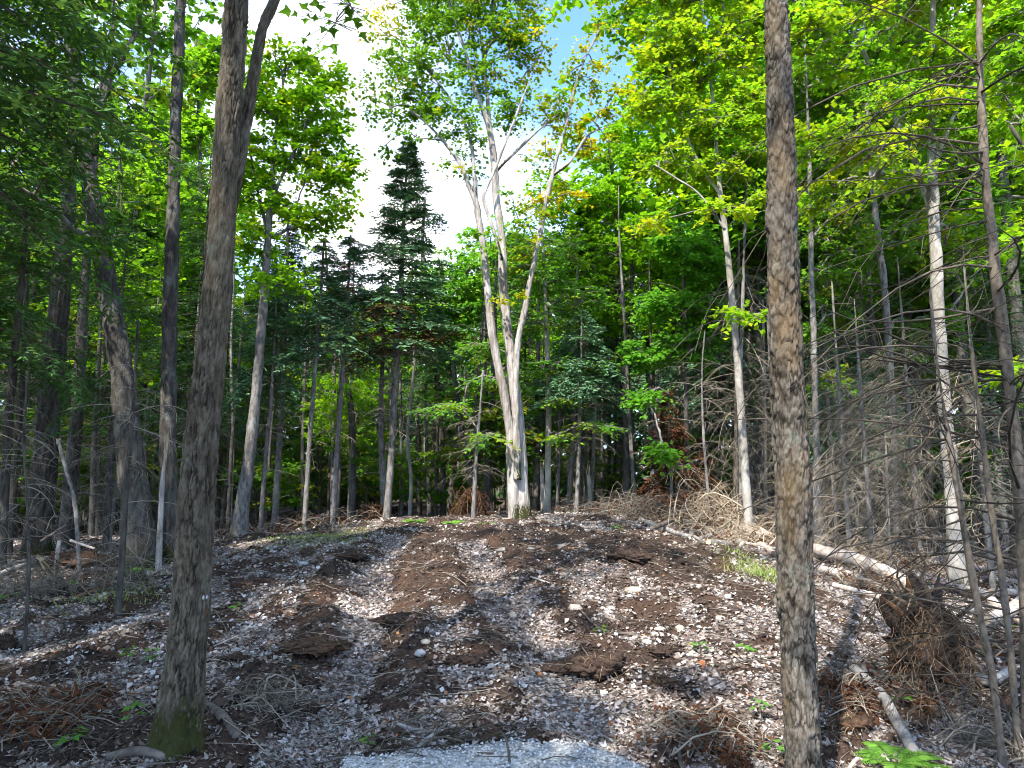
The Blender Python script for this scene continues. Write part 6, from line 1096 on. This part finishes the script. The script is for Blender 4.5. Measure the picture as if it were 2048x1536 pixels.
def seedling(label, px, py, hgt, nl, ls, sd, mat='seedling'):
    global LM
    seed(sd); b = gpt(px, py); root = empty('seedling', b); tag(root, label, 'seedling', 'green seedlings in the clearing')
    if LM is None: LM = {}
    if mat not in LM:
        mb = MB(); sh = np.array(LEAF5[0]); mb.add(np.stack([sh[:, 0], sh[:, 1], sh[:, 2]], -1), LEAF5[1], None, .55); LM[mat] = mb.mesh('seedling_leaf', M[mat])
    mb = MB(); mb.tubes(np.array([[0, 0, -.02], [.01, .0, hgt * .5], [.0, .01, hgt]]), np.array([.004, .003, .002]), 5, .3); stm = mb.build('stem', M['twig'], root, True)
    for k in range(nl):
        o = bpy.data.objects.new('leaf', LM[mat]); COL.objects.link(o); o.parent = stm; a = k * 2.4 + U(-.3, .3); z = hgt * U(.45, 1.05); rr = ls * .35; o.location = (math.cos(a) * rr, math.sin(a) * rr, z); o.rotation_euler = (U(-.35, .15), U(-.3, .3), a - math.pi / 2); o.scale = (ls * U(.8, 1.2),) * 3
SEED = [('green seedling in the middle of the right slope', 1400, 1318, .10, 7, .07), ('bright seedling left of the near right trunk', 1492, 1322, .10, 6, .07), ('leafy seedling low on the right, beside the black root clump', 1520, 1440, .16, 8, .06), ('green sprig in the lower middle right', 1200, 1270, .09, 7, .06), ('seedling at the foot of the nearest left maple', 345, 1520, .14, 8, .075), ('seedling left of the nearest left maple foot', 262, 1500, .18, 9, .06), ('green clump left of the nearest left maple, half way up', 256, 1320, .12, 10, .06), ('green sprig close left of the nearest left maple trunk', 300, 1350, .2, 8, .055), ('seedling under the knoll dark slim log', 1232, 1066, .12, 6, .10), ('seedling at lower right beyond the brown log', 1805, 1425, .08, 5, .06), ('tiny seedling at the bottom edge left', 140, 1530, .14, 9, .07), ('seedling by the right edge logs', 2028, 1282, .12, 5, .08), ('small seedling beside the gravel', 735, 1502, .06, 5, .05), ('sprout at the bottom, right of the rust tuft', 1550, 1510, .10, 6, .07), ('green sprig on the left slope behind the nearest maple', 470, 1225, .08, 6, .06)]
for k, (lab, px, py, h, nl, ls) in enumerate(SEED): seedling(lab, px, py, h, nl, ls, 680 + k)
def grass(label, px, py, w, d, n, sd):
    seed(sd); c = PG(px, py); s = c[1] / F; x = c[0] + rng.normal(size=n) * w * s; y = c[1] + rng.normal(size=n) * d; z = H(x, y); L = U(.03, .10, n)
    mb = MB(); mb.cards(np.stack([x, y, z], -1), np.stack([rng.normal(size=n) * .5, rng.normal(size=n) * .5, np.ones(n)], -1), rdir(n), np.stack([U(.006, .014, n), L, L], -1), SHOOT[0], SHOOT[1], U(0, 1, n), U(0, .5, n)); o = mb.build('grass_patch', M['grass']); tag(o, label, 'grass', kind='stuff')
grass('thin green grass at the forest edge left of the fir', 640, 1080, 50, .5, 1500, 691)
grass('thin green grass beside the near right trunk', 1515, 1142, 26, .4, 900, 692)
grass('sparse grass on the left slope in shade', 240, 1190, 60, .5, 400, 693)

# scar and pale dabs on the nearest left maple
def scar():
    rt = next(o for o in COL.objects if o.name.startswith('maple_tree') and 'nearest left maple, mossy' in o['label']); tk = next(c for c in rt.children if c.name.startswith('trunk'))
    for nme, px, py, w, h, mt in (('bark_scar', 413, 1222, 8, 24, 'clod_brown'), ('lichen_spot', 407, 1195, 4, 8, 'stone_grey'), ('lichen_spot', 414, 1194, 3.5, 7, 'stone_grey')):
        p = at(px, py, YA - .112); k = YA / F; o = lump((0, 0, 0), (w * .5 * k, .008, h * .5 * k), 77, mt, nme, '', '', .2)
        for q in ('label', 'category'): del o[q]
        o.parent = tk; o.location = p - np.array(rt.location)
scar()
